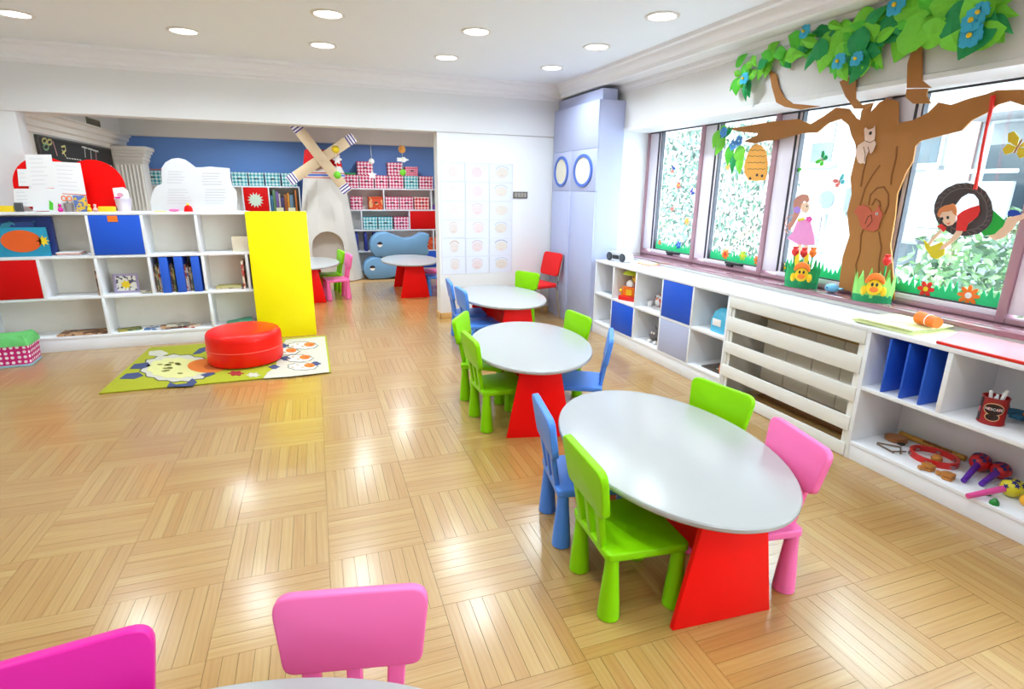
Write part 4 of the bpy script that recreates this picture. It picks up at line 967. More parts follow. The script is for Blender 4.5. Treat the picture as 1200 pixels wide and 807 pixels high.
# ------------------------------------------------------------------ drawings on the wall
SKIN = [mat('faint_peach_crayon', (222, 212, 210), .8), mat('faint_rose_crayon', (224, 206, 208), .8), mat('faint_tan_crayon', (220, 211, 202), .8)]
CRY = [mat('orange_crayon', (226, 188, 154), .8), mat('red_crayon', (214, 160, 162), .8), mat('grey_crayon', (176, 176, 186), .8)]
DXS = [1.625, 1.945, 2.265]; DW, DH = .312, .225
HAIR = ['a faint round face', 'a pale oval face', 'a face with an ear', 'a small faint face', 'a tall faint face', 'a face and pink shoulders', 'a hazy round head', 'a face with a grey smudge', 'a wide faint face',
        'a reddish scribbled face', 'a peach face and arms', 'a plain peach face', 'orange hair over a face', 'a ring-shaped red face', 'dark curls over a face', 'a pink face with a chin dot', 'a wide red mouth', 'a face between long orange locks']
for rw in range(6):
    for c_ in range(3):
        i = rw*3+c_; x0 = DXS[c_]+random.uniform(-.003, .003); z1 = 1.955-rw*.2305+random.uniform(-.002, .002)
        t = thing('child_drawing', 'white sheet on the wall with %s in faint crayon' % HAIR[i], 'drawing', (x0+DW/2, BY, z1-DH), 0, 'drawings in a grid on the wall')
        bx(x0, x0+DW, BY-.004, BY-.001, z1-DH, z1).build('sheet', PAPERB, t, world=True)
        for q in ((x0, x0+DW, z1-.004, z1), (x0, x0+.004, z1-DH, z1), (x0+DW-.004, x0+DW, z1-DH, z1)): bx(q[0], q[1], BY-.0046, BY-.004, q[2], q[3]).build('edge_line', mat('grey_blue_edge', (192, 196, 218), .7), t, world=True)
        cx, cz = x0+DW*(.52+.03*random.uniform(-1, 1)), z1-DH*.5; rx, rz_ = .058+.012*(i % 3), .062
        MB().prism([(cx+rx*math.cos(2*math.pi*k/20), BY-.0042, cz+rz_*math.sin(2*math.pi*k/20)) for k in range(20)], (0, -.0006, 0)).build('face', SKIN[i % 3], t, world=True)
        if i >= 9 or i in (2, 5, 7):
            arc = [(cx+rx*1.1*math.cos(a), BY-.0048, cz+.02+rz_*1.0*math.sin(a)) for a in [math.pi*(.12+.76*k/8) for k in range(9)]]
            strip(arc, .012 if i in (12, 14) else .006, .0005, 'y').build('hair', CRY[i % 3 if i != 12 else 0], t, world=True)
            strip([(cx-.025, BY-.0048, cz-.028), (cx, BY-.0048, cz-.036), (cx+.025, BY-.0048, cz-.028)], .006 if i == 16 else .004, .0005, 'y').build('mouth', CRY[1], t, world=True)
        if i >= 12:
            for s_ in (-1, 1): strip([(cx+s_*.022, BY-.0048, cz+.012), (cx+s_*.022, BY-.0048, cz+.02)], .006, .0005, 'y').build('eye', CRY[2], t, world=True)
t = thing('wall_switch', 'brown metal switch plate with four rockers on the wall', 'switch', (2.68, BY, 1.56))
bx(2.585, 2.785, BY-.012, BY-.001, 1.53, 1.615).build('plate', mat('bronze_plate', (112, 106, 98), .3, metal=.4), t, world=True, bev=.003)
for k in range(4): bx(2.605+.043*k, 2.64+.043*k, BY-.016, BY-.012, 1.545, 1.60).build('rocker', mat('grey_rocker', (160, 156, 148), .35), t, world=True, bev=.002)

# ================================================================== PLAY ROOM BEHIND THE OPENING
# chalkboard wall, cornice, fluted pilaster, vent
LWX = -2.64
struct('trim_7', sweep_profile([(0, 2.17), (.02, 2.17), (.03, 2.22), (.06, 2.235), (.065, 2.29), (.10, 2.31), (.11, 2.36), (.14, 2.37), (.14, 2.39), (0, 2.39)], (LWX, BY+.21), (LWX, 11.1), (1, 0)), FARW, 'cream stepped cornice above the chalkboard')
t = thing('chalkboard', 'black chalkboard with coloured chalk drawings under the cornice', 'chalkboard', (LWX, 9.0, 1.1))
bx(LWX+.001, LWX+.02, 7.75, 10.28, 1.1, 2.13).build('slate', mat('black_slate', (40, 40, 40), .7, .2, 3.), t, world=True)
for a in ((LWX+.001, LWX+.03, 7.72, 7.75, 1.1, 2.15), (LWX+.001, LWX+.03, 10.28, 10.31, 1.1, 2.15), (LWX+.001, LWX+.03, 7.75, 10.28, 2.13, 2.15), (LWX+.001, LWX+.03, 7.75, 10.28, 1.08, 1.1)): bx(*a).build('frame_rail', mat('dark_frame', (70, 66, 58), .5), t, world=True)
CH = [mat('white_chalk', (214, 214, 206), .9), mat('yellow_chalk', (222, 214, 140), .9), mat('pink_chalk', (222, 160, 160), .9), mat('green_chalk', (150, 200, 150), .9)]
def chalk(px, c, w_=.02): strip([PX(u, v, x=LWX+.0205) for u, v in px], w_, .001, 'x', 1).build('chalk_mark', CH[c], t, world=True)
def ring_px(cx, cy, r, n=10): return [(cx+r*math.cos(2*math.pi*k/n), cy+r*1.2*math.sin(2*math.pi*k/n)) for k in range(n+1)]
chalk(ring_px(52, 165, 2.6), 1); chalk(ring_px(58, 166.5, 2.6), 1); chalk(ring_px(54, 172, 3), 3); chalk([(62, 166), (64, 172), (67, 182)], 2); chalk([(72, 172), (76, 171), (77, 176), (73, 180)], 1); chalk([(73, 176), (77, 183)], 1)
for u, v in ((98, 172), (105, 174), (111, 176)): chalk([(u-2, v), (u+4, v+1.5)], 0); chalk([(u+1, v), (u+2, v+12)], 0 if u != 111 else 2)
for k in range(6): chalk([(78+3*k, 185+.4*k), (80+3*k, 185.5+.4*k)], 0, .012)
for k in range(9): chalk([(97+4*k, 189+.6*k), (99+4*k, 189.4+.6*k)], 0, .01)
t = structe('trim_8', 'fluted cream pilaster at the end of the chalkboard wall', (-2.43, 10.6, 0))
bx(-2.62, -2.25, 10.42, 10.8, 0, 1.96).build('shaft', FARW, t, world=True, bev=.006)
for k in range(7): MB().tube([(-2.59+.05*k, 10.42, .1), (-2.59+.05*k, 10.42, 1.93)], .016, 8).build('flute', FARW, t, world=True)
for k, (e, z0, z1) in enumerate(((.015, 1.96, 1.99), (.03, 1.99, 2.05), (.05, 2.05, 2.10), (.08, 2.10, 2.14), (.11, 2.14, 2.20))): bx(-2.62-e*.2, -2.25+e, 10.42-e, 10.8, z0, z1).build('capital_step', FARW, t, world=True, bev=.01)
t = thing('air_vent', 'small brown air vent grille high on the side wall', 'vent', (LWX, 9.65, 2.48))
v0 = PX(109, 144.5, x=LWX)
bx(LWX+.001, LWX+.012, v0.y-.28, v0.y+.28, v0.z-.06, v0.z+.06).build('frame', mat('olive_vent', (132, 122, 96), .5), t, world=True, bev=.003)
for k in range(5): bx(LWX+.012, LWX+.02, v0.y-.25, v0.y+.25, v0.z-.048+.02*k, v0.z-.04+.02*k).build('louvre', mat('dark_olive_vent', (100, 92, 72), .5), t, world=True)

# far shelves
GY = 11.0
def far_unit(label, x0, x1, zs, divs, loc):
    t = thing('toy_shelf', label, 'shelf', loc)
    for z in zs: bx(x0, x1, GY, 11.29, z-.024, z).build('shelf_board', LAM, t, world=True, bev=.002)
    bx(x0-.02, x0, GY, 11.29, 0, zs[0]).build('side_panel', LAM, t, world=True); bx(x1, x1+.02, GY, 11.29, 0, zs[0]).build('side_panel', LAM, t, world=True)
    bx(x0, x1, 11.28, 11.29, 0, zs[0]-.024).build('back_panel', FARW, t, world=True)
    for x, za, zb in divs: bx(x-.01, x+.01, GY, 11.28, za, zb-.024).build('divider', LAM, t, world=True)
    return t
def cx_(c): return PX(330+c/5.38, 220, y=GY).x
ZS = [1.625, 1.235, .86, .455, .10]
fr = far_unit('white toy shelf full of pink patterned boxes beside the windmill', .80, 2.52, ZS, [(cx_(642), 1.235, 1.625), (cx_(943), 1.235, 1.625), (cx_(494), .86, 1.235), (cx_(800), .86, 1.235), (cx_(951), .455, .86), (1.6, .10, .455)], (1.66, 11.15, 0))
bx(cx_(804), 2.515, GY-.004, GY+.012, .864, 1.208).build('door', REDL, fr, world=True, bev=.002)['label'] = 'red door'
bx(1.62, 2.515, GY-.004, GY+.012, .104, .428).build('door', DOORB, fr, world=True, bev=.002)['label'] = 'blue door'
fl = far_unit('white toy shelf with teal boxes on top, beside the pilaster', -2.42, -.02, [1.64, 1.16, .8, .42, .1], [(-.94, 1.16, 1.64), (-.52, 1.16, 1.64), (-1.4, 1.16, 1.64)], (-1.2, 11.15, 0))
d = bx(-.925, -.535, GY-.004, GY+.012, 1.164, 1.612).build('door', REDL, fl, world=True, bev=.002); d['label'] = 'red door with a pale sun'
MB().prism(star((-.745, GY-.004, 1.40), .135, .085, 14), (0, -.006, 0)).build('sun_emblem', mat('pale_mint_paper', (206, 224, 206), .6), d, world=True)
PKB = pattern_mat('pink_lattice', (204, 26, 84), (246, 214, 224), 'lattice', 24.); TLB = pattern_mat('teal_lattice', (58, 160, 172), (206, 232, 232), 'lattice', 24.)
ORB = pattern_mat('orange_flowers', (222, 74, 30), (240, 178, 120), 'blot', 14., .58); RDB = pattern_mat('red_lattice', (206, 24, 30), (246, 200, 196), 'lattice', 22.); LPB = pattern_mat('light_pink_dots', (226, 96, 128), (246, 196, 206), 'dots', 26., .3)
def fx(c): return PX(330+c/5.38, 220, y=GY).x
def gbox(c0, c1, z, h, m, label, grp, name='storage_box', y=GY+.02, off=0.):
    a, b = fx(c0)+.006, fx(c1)-.006
    t = thing(name, label, 'box', ((a+b)/2, y+.12, z), 0, grp)
    MB().box(-(b-a)/2, (b-a)/2, -.12, .12, 0, h-.035).build('box', m, t, bev=.003)
    MB().box(-(b-a)/2-.004, (b-a)/2+.004, -.124, .124, h-.034, h).build('lid', m, t, bev=.003)
    MB().box(-.03, .03, -.130, -.1245, h*.5, h*.5+.02).build('label_holder', BLACK, t, bev=.001)
    return t
B0 = 1.6255
for k, (c0, c1) in enumerate(((395, 490), (492, 585), (590, 675), (680, 772))): gbox(c0, c1, B0, .235, PKB, 'pink white-patterned box on top of the toy shelf, %s in row from the windmill' % ('first', 'second', 'third', 'fourth')[k], 'pink boxes in a row on the toy shelf')
gbox(778, 865, B0, .235, TLB, 'teal white-patterned box standing between pink boxes on the toy shelf', None)
gbox(870, 958, B0, .235, PKB, 'pink white-patterned box at the shelf end beside the teal box', None)
gbox(484, 585, B0+.2355, .24, PKB, 'pink patterned box stacked on top of others, nearer the windmill', None)
gbox(676, 768, B0+.2355, .235, PKB, 'pink patterned box stacked on others beside the light pink dotted box', None)
gbox(785, 866, B0+.2355, .17, LPB, 'light pink dotted box stacked on the teal box', None)
simple('green_book', bx(fx(396), fx(474), GY+.03, GY+.2, B0+.236, B0+.27), LEAF3, 'flat green book lying on a pink box by windmill', 'book', (fx(435), GY+.1, B0+.236), world=True, bev=.003)
B1 = 1.2355
gbox(430, 506, B1, .235, PKB, 'pink patterned box alone in the shelf cell beside the windmill', None)
gbox(545, 636, B1, .235, ORB, 'orange flowered box beside a pink box in the upper row', None)
gbox(652, 739, B1, .235, PKB, 'pink patterned box in the upper row, between a shelf divider and another pink one', 'pair of pink boxes in the upper row'); gbox(742, 829, B1, .235, PKB, 'pink patterned box in the upper row beside the red patterned one', 'pair of pink boxes in the upper row')
gbox(835, 930, B1, .235, RDB, 'red white-patterned box at the end of upper row', None)
simple('purple_box', bx(cx_(943)+.02, 2.51, GY+.03, GY+.2, B1, B1+.09), mat('purple_card', (110, 60, 150), .5), 'small purple box at the shelf end', 'box', (2.42, GY+.1, B1), world=True, bev=.003)
B2 = .8605
for k, (c0, c1) in enumerate(((502, 594), (599, 692))): gbox(c0, c1, B2, .235, TLB, ['teal patterned box above the fish seats, nearer the windmill', 'teal patterned box above the fish seats, beside the pink box'][k], 'teal boxes above the fish seats')
gbox(700, 796, B2, .235, PKB, 'pink patterned box between the teal boxes and red door', None)
gbox(872, 946, .4555, .235, ORB, 'orange flowered box half hidden behind the fish seats', None)
simple('storage_box', bx(cx_(951)+.018, 2.512, GY+.02, GY+.25, .4555, .69), ORB, 'narrow orange flowered box at the very end of its shelf row', 'box', (2.48, GY+.13, .4555), world=True, bev=.003)
for k in range(3):
    x = .92+.17*k; simple('tall_folder', bx(x, x+.05, GY+.02, GY+.25, .4555, .80), mat('navy_folder', (48, 60, 150), .5), 'navy folder standing in the row behind the fish seats', 'folder', (x+.025, GY+.13, .4555), world=True, bev=.002, group='navy folders behind the fish seats')
# left shelf contents
def fx2(c): return PX(150+c/5.38, 215, y=GY).x
fx_, fx = fx, fx2
for k, (c0, c1) in enumerate(((655, 757), (762, 860), (866, 964), (970, 1068))): gbox(c0, c1, 1.6405, .225, TLB, 'teal patterned box on the shelf top, %s in row from the windmill' % ('fourth', 'third', 'second', 'first')[k], 'teal boxes in a row beside the windmill')
gbox(98, 215, 1.6405, .22, TLB, 'teal patterned box beside the fluted pilaster', None)
gbox(225, 330, 1.6405, .20, TLB, 'teal patterned box on shelf behind the cloud sign', None)
simple('orange_garland', MB().tube([(fx(115)+.02*k, GY+.1, 1.6405+.22+.008+.02*abs(math.sin(k*1.3))) for k in range(20)], .008), ORAP, 'orange paper garland lying on a teal box by pilaster', 'garland', (fx(160), GY+.1, 1.865), world=True)
simple('pink_ball', MB().ball((0, 0, .1), .1, 18, 12), PKB, 'pink patterned ball on the shelf beside the pilaster', 'ball', (-2.2, GY+.1, 1.1605))
x = -.50; k = 0
while x < -.06:
    w_ = random.uniform(.025, .06); h = random.uniform(.28, .42)
    c_ = [(60, 110, 150), (90, 130, 90), (120, 90, 160), (200, 190, 180), (70, 60, 110), (160, 90, 40), (230, 150, 30), (110, 140, 160), (60, 60, 60), (214, 120, 50)][k % 10]
    simple('book', bx(x, x+w_, GY+.03, GY+.24, 1.1605, 1.1605+h), mat('book_cover_%d' % (k % 10), c_, .5, .12, 30.), 'upright %s book in the row beside the red sun door' % ('steel blue', 'green', 'purple', 'light grey', 'indigo', 'brown', 'amber', 'grey-blue', 'black', 'orange')[k % 10], 'book', (x+w_/2, GY+.13, 1.1605), world=True, bev=.002, group='books beside the red sun door')
    x += w_+.004; k += 1
for k, x in enumerate((-.36, -.16)):
    simple('price_card', bx(x-.06, x+.06, GY+.012, GY+.016, 1.1605, 1.27), mat('ivory_card', (240, 236, 190), .6), 'small ivory card with print before the upright books, %s' % ('beside red door' if k == 0 else 'beside windmill'), 'card', (x, GY+.014, 1.1605), world=True)

# windmill --------------------------------------------------------------
WM = (.42, 10.62)
t = thing('toy_windmill', 'tall white play windmill with red cap and crossed wooden sails', 'windmill', (*WM, 0))
WMW = mat('windmill_board', (216, 210, 202), .6, .02, 3.)
n = 12
tw_ = MB().lathe([(.62, 0), (.585, .15), (.37, 1.70), (.36, 1.78)], (0, 0, 0), n, 1, .62, Matrix.Rotation(math.pi/n, 3, 'Z')).build('tower', WMW, t, smooth=False)
ar = [(-.27, -.02), (.27, -.02), (.27, .62)]+[(.27*math.cos(a), .62+.27*math.sin(a)) for a in [math.pi*k/14 for k in range(1, 14)]]+[(-.27, .62)]
ct = MB().prism([(a-.03, -.9, b) for a, b in ar], (0, .8, 0)).build('cutter', None, t)
md = tw_.modifiers.new('cut', 'BOOLEAN'); md.operation = 'DIFFERENCE'; md.object = ct; md.solver = 'EXACT'
bpy.context.view_layer.update()
me = bpy.data.meshes.new_from_object(tw_.evaluated_get(bpy.context.evaluated_depsgraph_get()))
tw_.modifiers.clear(); tw_.data = me; bpy.data.objects.remove(ct)
me.materials.clear(); me.materials.append(WMW)
MB().tube([(a-.03, -.345+.13*max(b, 0)*.75*0, b) for a, b in [(-.27, .0), (-.27, .62)]], .004).build('doorway_edge', mat('beige_edge', (210, 200, 180), .6), t)
for z, m_, hh in ((1.785, REDL, .012), (1.82, RIM, .028), (1.865, REDL, .012)): MB().lathe([(.354, z), (.354, z+hh)], (0, 0, 0), 24, 1, .62).build('painted_band', m_, t)
MB().lathe([(.352, 1.78), (.35, 1.88), (.30, 1.99)], (0, 0, 0), 24, 1, .62).build('neck', WMW, t)
MB().lathe([(.36, 1.97), (.355, 2.0), (.31, 2.24), (.29, 2.25)], (0, 0, 0), 8, 1, .62, Matrix.Rotation(math.pi/8, 3, 'Z')).build('cap', REDL, t, smooth=False)
MB().prism([(.23+a*.9, -.215+.0, 2.10+b) for a, b in [(p_[0], p_[1]) for p_ in blob(0, 0, .07, .07, 30, .28, 6)]], (0, .05, 0)).build('flower_emblem', PAPER, t)
hub = Vector((-.03, -.36, 2.09))
SW = mat('sail_wood', (222, 196, 160), .5, .05, 8.); PS = mat('purple_stripe', (86, 50, 130), .5)
for ang, yo in ((-54, -.02), (34, .02)):
    a = R(ang); d = Vector((math.cos(a), 0, math.sin(a))); q = Vector((-math.sin(a), 0, math.cos(a))); c = hub+Vector((0, yo, 0))
    sl = MB().prism([c-d*.66-q*.085, c+d*.66-q*.085, c+d*.66+q*.085, c-d*.66+q*.085], (0, -.02, 0)).build('sail', SW, t, bev=.003)
    for e in (-1, 1):
        MB().prism([c+d*e*.655-q*.084+Vector((0,-.02,0)), c+d*e*.655+q*.084+Vector((0,-.02,0)), c+d*e*.52+q*.084+Vector((0,-.02,0)), c+d*e*.52-q*.084+Vector((0,-.02,0))], (0, -.002, 0)).build('white_end', PAPER, sl)
        for o_ in (.53, .575, .625): MB().prism([c+d*e*o_-q*.084+Vector((0,-.022,0)), c+d*e*o_+q*.084+Vector((0,-.022,0)), c+d*e*(o_+.02)+q*.084+Vector((0,-.022,0)), c+d*e*(o_+.02)-q*.084+Vector((0,-.022,0))], (0, -.003, 0)).build('purple_stripe', PS, sl)
MB().cyl(hub+Vector((0, -.06, 0)), hub+Vector((0, .3, 0)), .03).build('axle', SW, t)

# fish seats ----------------------------------------------------------------
FB = mat('blue_grey_foam', (112, 158, 196), .6, .02, 6.)
def fish(label, x, z, sc_):
    t = thing('fish_seat', label, 'seat', (x, 10.42, z))
    o = [(-.40, .0), (-.47, .10), (-.48, .2), (-.44, .31), (-.34, .39), (-.2, .405), (-.06, .35), (.1, .29), (.26, .31), (.40, .39), (.5, .37), (.52, .30), (.47, .18), (.50, .05), (.46, .0), (.3, .02), (.1, .035), (-.1, .0), (-.25, -.005)]
    o = [(a*sc_, max(b, 0)*sc_) for a, b in o]
    MB().prism([(a, 0, b) for a, b in o], (0, .34, 0)).build('body', FB, t, bev=.02, seg=3)
    MB().prism([(a*.93-.002, -.006, .015+b*.93) for a, b in o], (0, .01, 0)).build('face_panel', FB, t, bev=.003)
    MB().prism([(-.33*sc_+.05*math.cos(2*math.pi*k/20), -.007, .21*sc_+.05*math.sin(2*math.pi*k/20)) for k in range(20)], (0, -.003, 0)).build('eye', PAPER, t)
    MB().prism([(-.33*sc_+.05*math.cos(math.pi*k/12), -.010, .21*sc_+.05*math.sin(math.pi*k/12)) for k in range(13)], (0, -.003, 0)).build('eyelid', BLACK, t)
fish('blue-grey fish-shaped foam seat lying at the bottom of the pair', 1.47, 0, 1.)
fish('blue-grey fish-shaped foam seat stacked on the other one', 1.66, .406, 1.1)

# hanging mobiles in the opening
def mobile(u, bits, label):
    y = 7.3; top = 2.80; x = PX(u, 200, y=y).x
    t = thing('hanging_mobile', label, 'mobile', (x, y, top)); z_low = min(PX(u, v, y=y).z for v, *_ in bits)
    MB().cyl((0, 0, 0), (0, 0, z_low-top), .0022, n=6).build('string', mat('cream_string', (226, 222, 196), .7), t)
    for v, kind, m_, r_ in bits:
        z = PX(u, v, y=y).z-top
        if kind == 'ball': MB().ball((0, 0, z), r_, 16, 10).build('paper_ball', m_, t)
        elif kind == 'cloud': MB().prism([(a, 0, z+b) for a, b in blob(0, 0, .07, .028, 30, .18, 5)], (0, .006, 0)).build('paper_cloud', m_, t)
        else: MB().prism(star((0, 0, z), .06, .028, 5, rot=math.pi/2), (0, .006, 0)).build('paper_star', m_, t)
mobile(395, [(175, 'ball', YELP, .045), (205, 'ball', LEAF1, .045)], 'hanging mobile with yellow and green balls before the windmill')
mobile(436, [(189, 'ball', PAPER, .034), (205, 'star', PAPER, .04)], 'hanging mobile with one white ball and a star')
mobile(472, [(175, 'ball', mat('peach_paper', (246, 176, 90), .6), .046), (187, 'cloud', PAPER, .05), (202, 'ball', LEAF1, .04)], 'hanging mobile with an orange ball and white cloud')

# ================================================================== PAPER TREE
def cut(name, px, x, m, par, th=.008, mb=None):
    return (mb or MB()).prism([Vector((p.x, p.y, max(p.z, SILZ+.001))) for p in [PX(u, v, x=x) for u, v in px]], (-th, 0, 0)).build(name, m, par, world=True)
TXP = FX-.018
t = tree = thing('paper_tree', 'large brown paper tree with green leaves spreading over the windows', 'paper tree', (TXP, 2.85, SILZ+.001))
trunk = [(984,338),(988.6,301),(996.8,276),(994,249),(999.5,227),(998,208),(1005,178),(1003.5,168),(999,159),(996,147),(987,139.5),(972,144),(958.5,155.4),(942,156),(924,160.5),(909,164.4),(897,165),(885,168),(872.4,165.6),(888,159),(889.5,156),(870,154.5),(849,150),(867,149.4),(885,146),(897,144),(912,141.6),(936,139.5),(951,145.5),(966,136.5),(981,126),(996,127.5),(1004,138),(1009,141),(1011,129),(1024,121),(1020,133),(1032,120),(1041,115.5),(1053.6,118.5),(1053.6,144),(1071,141),(1089,132),(1101,120),(1116,123),(1137,115.5),(1155,111),(1170,105.6),(1200,105),(1235,107),(1235,126),(1200,123.6),(1185,118.5),(1170,123),(1158,132),(1140,141),(1128,153),(1104,159),(1080,165),(1074,171),(1071,189),(1062,204),(1056,219),(1052.7,227),(1050,254.5),(1044.5,287),(1047,309),(1048.6,336),(1049,351),(1012,344)]
tr = cut('trunk', trunk, TXP, BROWN, t, .012)
def crease(px): strip([PX(u, v, x=TXP-.0122) for u, v in px], .009, .003, 'x').build('bark_crease', DBROWN, tr, world=True)
for px in ([(1015,190),(1012,200),(1009,218)], [(1031,194),(1022,206),(1014,220),(1008,240)], [(1051,172),(1050,185),(1045,205),(1044,216)], [(1018,240),(1020,228),(1028,220),(1036,219),(1041,227),(1041,240),(1037,250)], [(1022,240),(1026,233),(1031,236),(1032,242)], [(1009,275),(1008,295),(1003,310),(1004,322)], [(1030,272),(1033,290),(1030,308),(1030,320)], [(1009,275),(1012,268)]): crease(px)
WB = WX-.014
for px in ([(901.5,81),(910.5,87),(913.5,102),(919.5,114),(930,121.5),(963,124.5),(939,128.4),(921,125.4),(910.5,120),(905.4,102)],
           [(984.6,96),(1005,85.5),(1003.5,102),(1003.5,115.5),(1011,123),(1026,120),(1014,127.5),(1002,127.5),(991.5,112.5)],
           [(1077,34.5),(1086,36),(1081.5,60),(1081.5,94.5),(1092.6,103),(1063.5,103),(1064.4,75),(1071,54)],
           [(1063.5,104.5),(1088,104),(1086.6,112.5),(1092,121.5),(1071,121.5),(1062,114)]):
    cut('branch', px, WB, BROWN, t, .008)
# leaves: a folded paper leaf, three shapes x three papers sharing mesh data
def leaf_mesh(w_, h, tip, m, name):
    n = 7; V = []; F = []
    for k in range(n+1):
        s_ = k/n; ww = w_*math.sin(math.pi*(s_**.8))*(1-.25*s_*tip) if 0 < k < n else 0
        V += [(-.012*math.sin(math.pi*s_), -ww/2, s_*h), (-.0-.020*math.sin(math.pi*s_), 0, s_*h), (-.012*math.sin(math.pi*s_)+.004, ww/2, s_*h)]
    for k in range(n): i = 3*k; F += [(i, i+3, i+4, i+1), (i+1, i+4, i+5, i+2)]
    b = len(V); V += [(x+.0012, y, z) for x, y, z in V]; F += [tuple(q+b for q in reversed(f)) for f in F[:]]
    me = bpy.data.meshes.new(name); me.from_pydata(V, [], F); me.materials.append(m); me.update(); return me
LM = [[leaf_mesh(w_, 1., tp, m, 'paper_leaf') for (w_, tp) in ((.62, 1.), (.8, .3), (.48, 1.6))] for m in (LEAF1, LEAF2, LEAF3)]
def leaf(u, v, L, rot, mi, si, lay):
    p = PX(u, v, x=WX-.02-lay); p.z = min(p.z, 2.735)
    o = bpy.data.objects.new('leaf', LM[mi][si]); COL.objects.link(o); o.parent = tree
    o.location = p-tree.location; o.scale = (1, L, L); o.rotation_euler = (R(rot), R(random.uniform(-14, 4)), 0)
random.seed(21)
# (centre u, v, spread u, spread v, how many, leaf length)
for cu, cv, su, sv, nn, L in ((872, 88, 11, 12, 12, .13), (892, 72, 14, 10, 13, .13), (925, 57, 12, 7, 9, .14), (950, 50, 14, 10, 13, .16), (975, 54, 17, 13, 22, .155), (1000, 60, 18, 10, 18, .15), (985, 32, 16, 9, 13, .17), (1015, 42, 18, 12, 16, .18), (1045, 22, 16, 10, 16, .19), (1075, 20, 14, 9, 13, .19), (1105, 14, 16, 10, 18, .17), (1130, 9, 16, 9, 18, .18), (1152, 10, 14, 10, 16, .18)):
    for k in range(nn):
        u = cu+random.uniform(-su, su); v = cv+random.uniform(-sv, sv)
        r_ = random.random(); leaf(u, v, L*random.uniform(.75, 1.15), random.choice((-1, 1))*random.uniform(60, 175), 0 if r_ < .5 else (1 if r_ < .78 else 2), random.randrange(3), random.uniform(.0, .07))
for u, v, L, rot, mi, si in ((985, 72, .15, 150, 0, 0), (1013, 56, .2, -160, 2, 1), (1075, 42, .2, 95, 0, 1), (1050, 46, .24, 95, 0, 1), (1128, 36, .14, 170, 0, 0), (1112, 28, .18, 150, 0, 1), (1160, 26, .16, -140, 2, 1), (1180, 32, .24, -100, 0, 0), (1165, 12, .24, -150, 2, 1), (1155, 30, .22, -30, 0, 1), (1012, 30, .2, 190, 2, 1), (874, 95, .15, 180, 2, 2), (962, 44, .17, 175, 2, 1), (1118, 14, .18, 170, 2, 1)):
    leaf(u, v, L, rot, mi, si, .085)
def blossom(u, v, r_, lay=.115):
    p = PX(u, v, x=WX-.02-lay)-tree.location
    f = None
    for k in range(6):
        a = 2*math.pi*k/6+random.random()*.3; c = p+Vector((0, .55*r_*math.cos(a), .55*r_*math.sin(a)))
        pts = [c+Vector((0, .55*r_*math.cos(b)*.9, .55*r_*math.sin(b)*.9)) for b in [2*math.pi*j/10 for j in range(10)]]
        ob = MB().prism([q+Vector((-.012*(j % 2)-.003*k, 0, 0)) for j, q in enumerate(pts)], (-.003, 0, 0)).build('petal', FLB, tree)
    MB().ball(p+Vector((-.03, 0, 0)), (.012, r_*.22, r_*.22), 10, 8).build('flower_centre', YELP, tree)
for u, v, r_ in ((874, 92, .045), (945, 37, .045), (985, 72, .05), (1006, 69, .045), (1052, 6, .06), (1142, 24, .06), (1140, 42, .06), (1150, 15, .05)): blossom(u, v, r_)

# ---- paper animals, swing, hive, figures in front of the glass
GXP = FX-.012
AX = TXP-.0165
t = thing('paper_owl', 'pale paper owl cut-out pinned near the top of trunk', 'paper owl', (AX, 2.9, 1.9))
OW = mat('pale_pink_paper_owl', (238, 206, 186), .65, .06, 30.); INKB = mat('brown_ink', (96, 60, 40), .7)
cut('body', [(1014.6,149),(1018,152),(1024,150),(1025.5,147),(1026,158),(1025,164),(1027,168),(1024,176),(1021,180),(1018,177),(1015,184),(1014,192),(1011,191),(1009,192),(1006,190),(1004,184),(1003,178),(1006,170),(1014,165),(1013.5,158),(1013,152)], AX, OW, t, .004)
MB().ball(PX(1020, 156, x=AX-.005), (.003, .012, .012), 10, 6).build('eye', BLACK, t, world=True)
for px in ([(1014,165),(1020,167),(1025,164)], [(1012,172),(1014,180),(1013,189)], [(1017,172),(1019,178)]): strip([PX(u, v, x=AX-.0042) for u, v in px], .004, .001, 'x').build('ink_line', INKB, t, world=True)
t = thing('paper_squirrel', 'reddish paper squirrel cut-out on the paper trunk', 'paper squirrel', (AX, 2.75, 1.35))
SQ = mat('red_brown_paper', (196, 92, 62), .65, .08, 30.)
cut('body', [(1001,249),(1006,241),(1013,240),(1019,243),(1022,248),(1027,246),(1030,240),(1032,246),(1035,251),(1033,257),(1031,262),(1030,268),(1025,271),(1017,270),(1011,268),(1008,262),(1006,253)], AX, SQ, t, .004)
MB().ball(PX(1027.5, 250.5, x=AX-.005), (.003, .010, .010), 10, 6).build('eye', PAPER, t, world=True); MB().ball(PX(1027.5, 250.5, x=AX-.008), (.002, .005, .005), 8, 6).build('pupil', BLACK, t, world=True)
strip([PX(u, v, x=AX-.0042) for u, v in [(1014,262),(1017,254),(1021,252),(1022,259),(1016,266)]], .005, .001, 'x').build('ink_line', INKB, t, world=True)
t = thing('paper_beehive', 'orange paper beehive hanging below the long thin branch', 'paper hive', (GXP, 3.95, 1.8))
HV = mat('honey_paper', (236, 168, 74), .6, .05, 12.)
cut('hive', [(887,168),(893,171),(898,177),(900,190),(899,205),(897,211),(888,212),(878,211),(873.5,203),(873,194),(876,183),(880,174)], GXP, HV, t, .01)
for v in (176, 183, 190.5, 198): strip([PX(u, v+.6*math.sin(u), x=GXP-.0102) for u in range(876, 899, 3)], .004, .0012, 'x').build('hive_line', INKB, t, world=True)
for u, v in ((879, 209), (887, 205), (893, 206)): MB().ball(PX(u, v, x=GXP-.011), (.004, .014, .012), 10, 6).build('bee', BLACK, t, world=True)
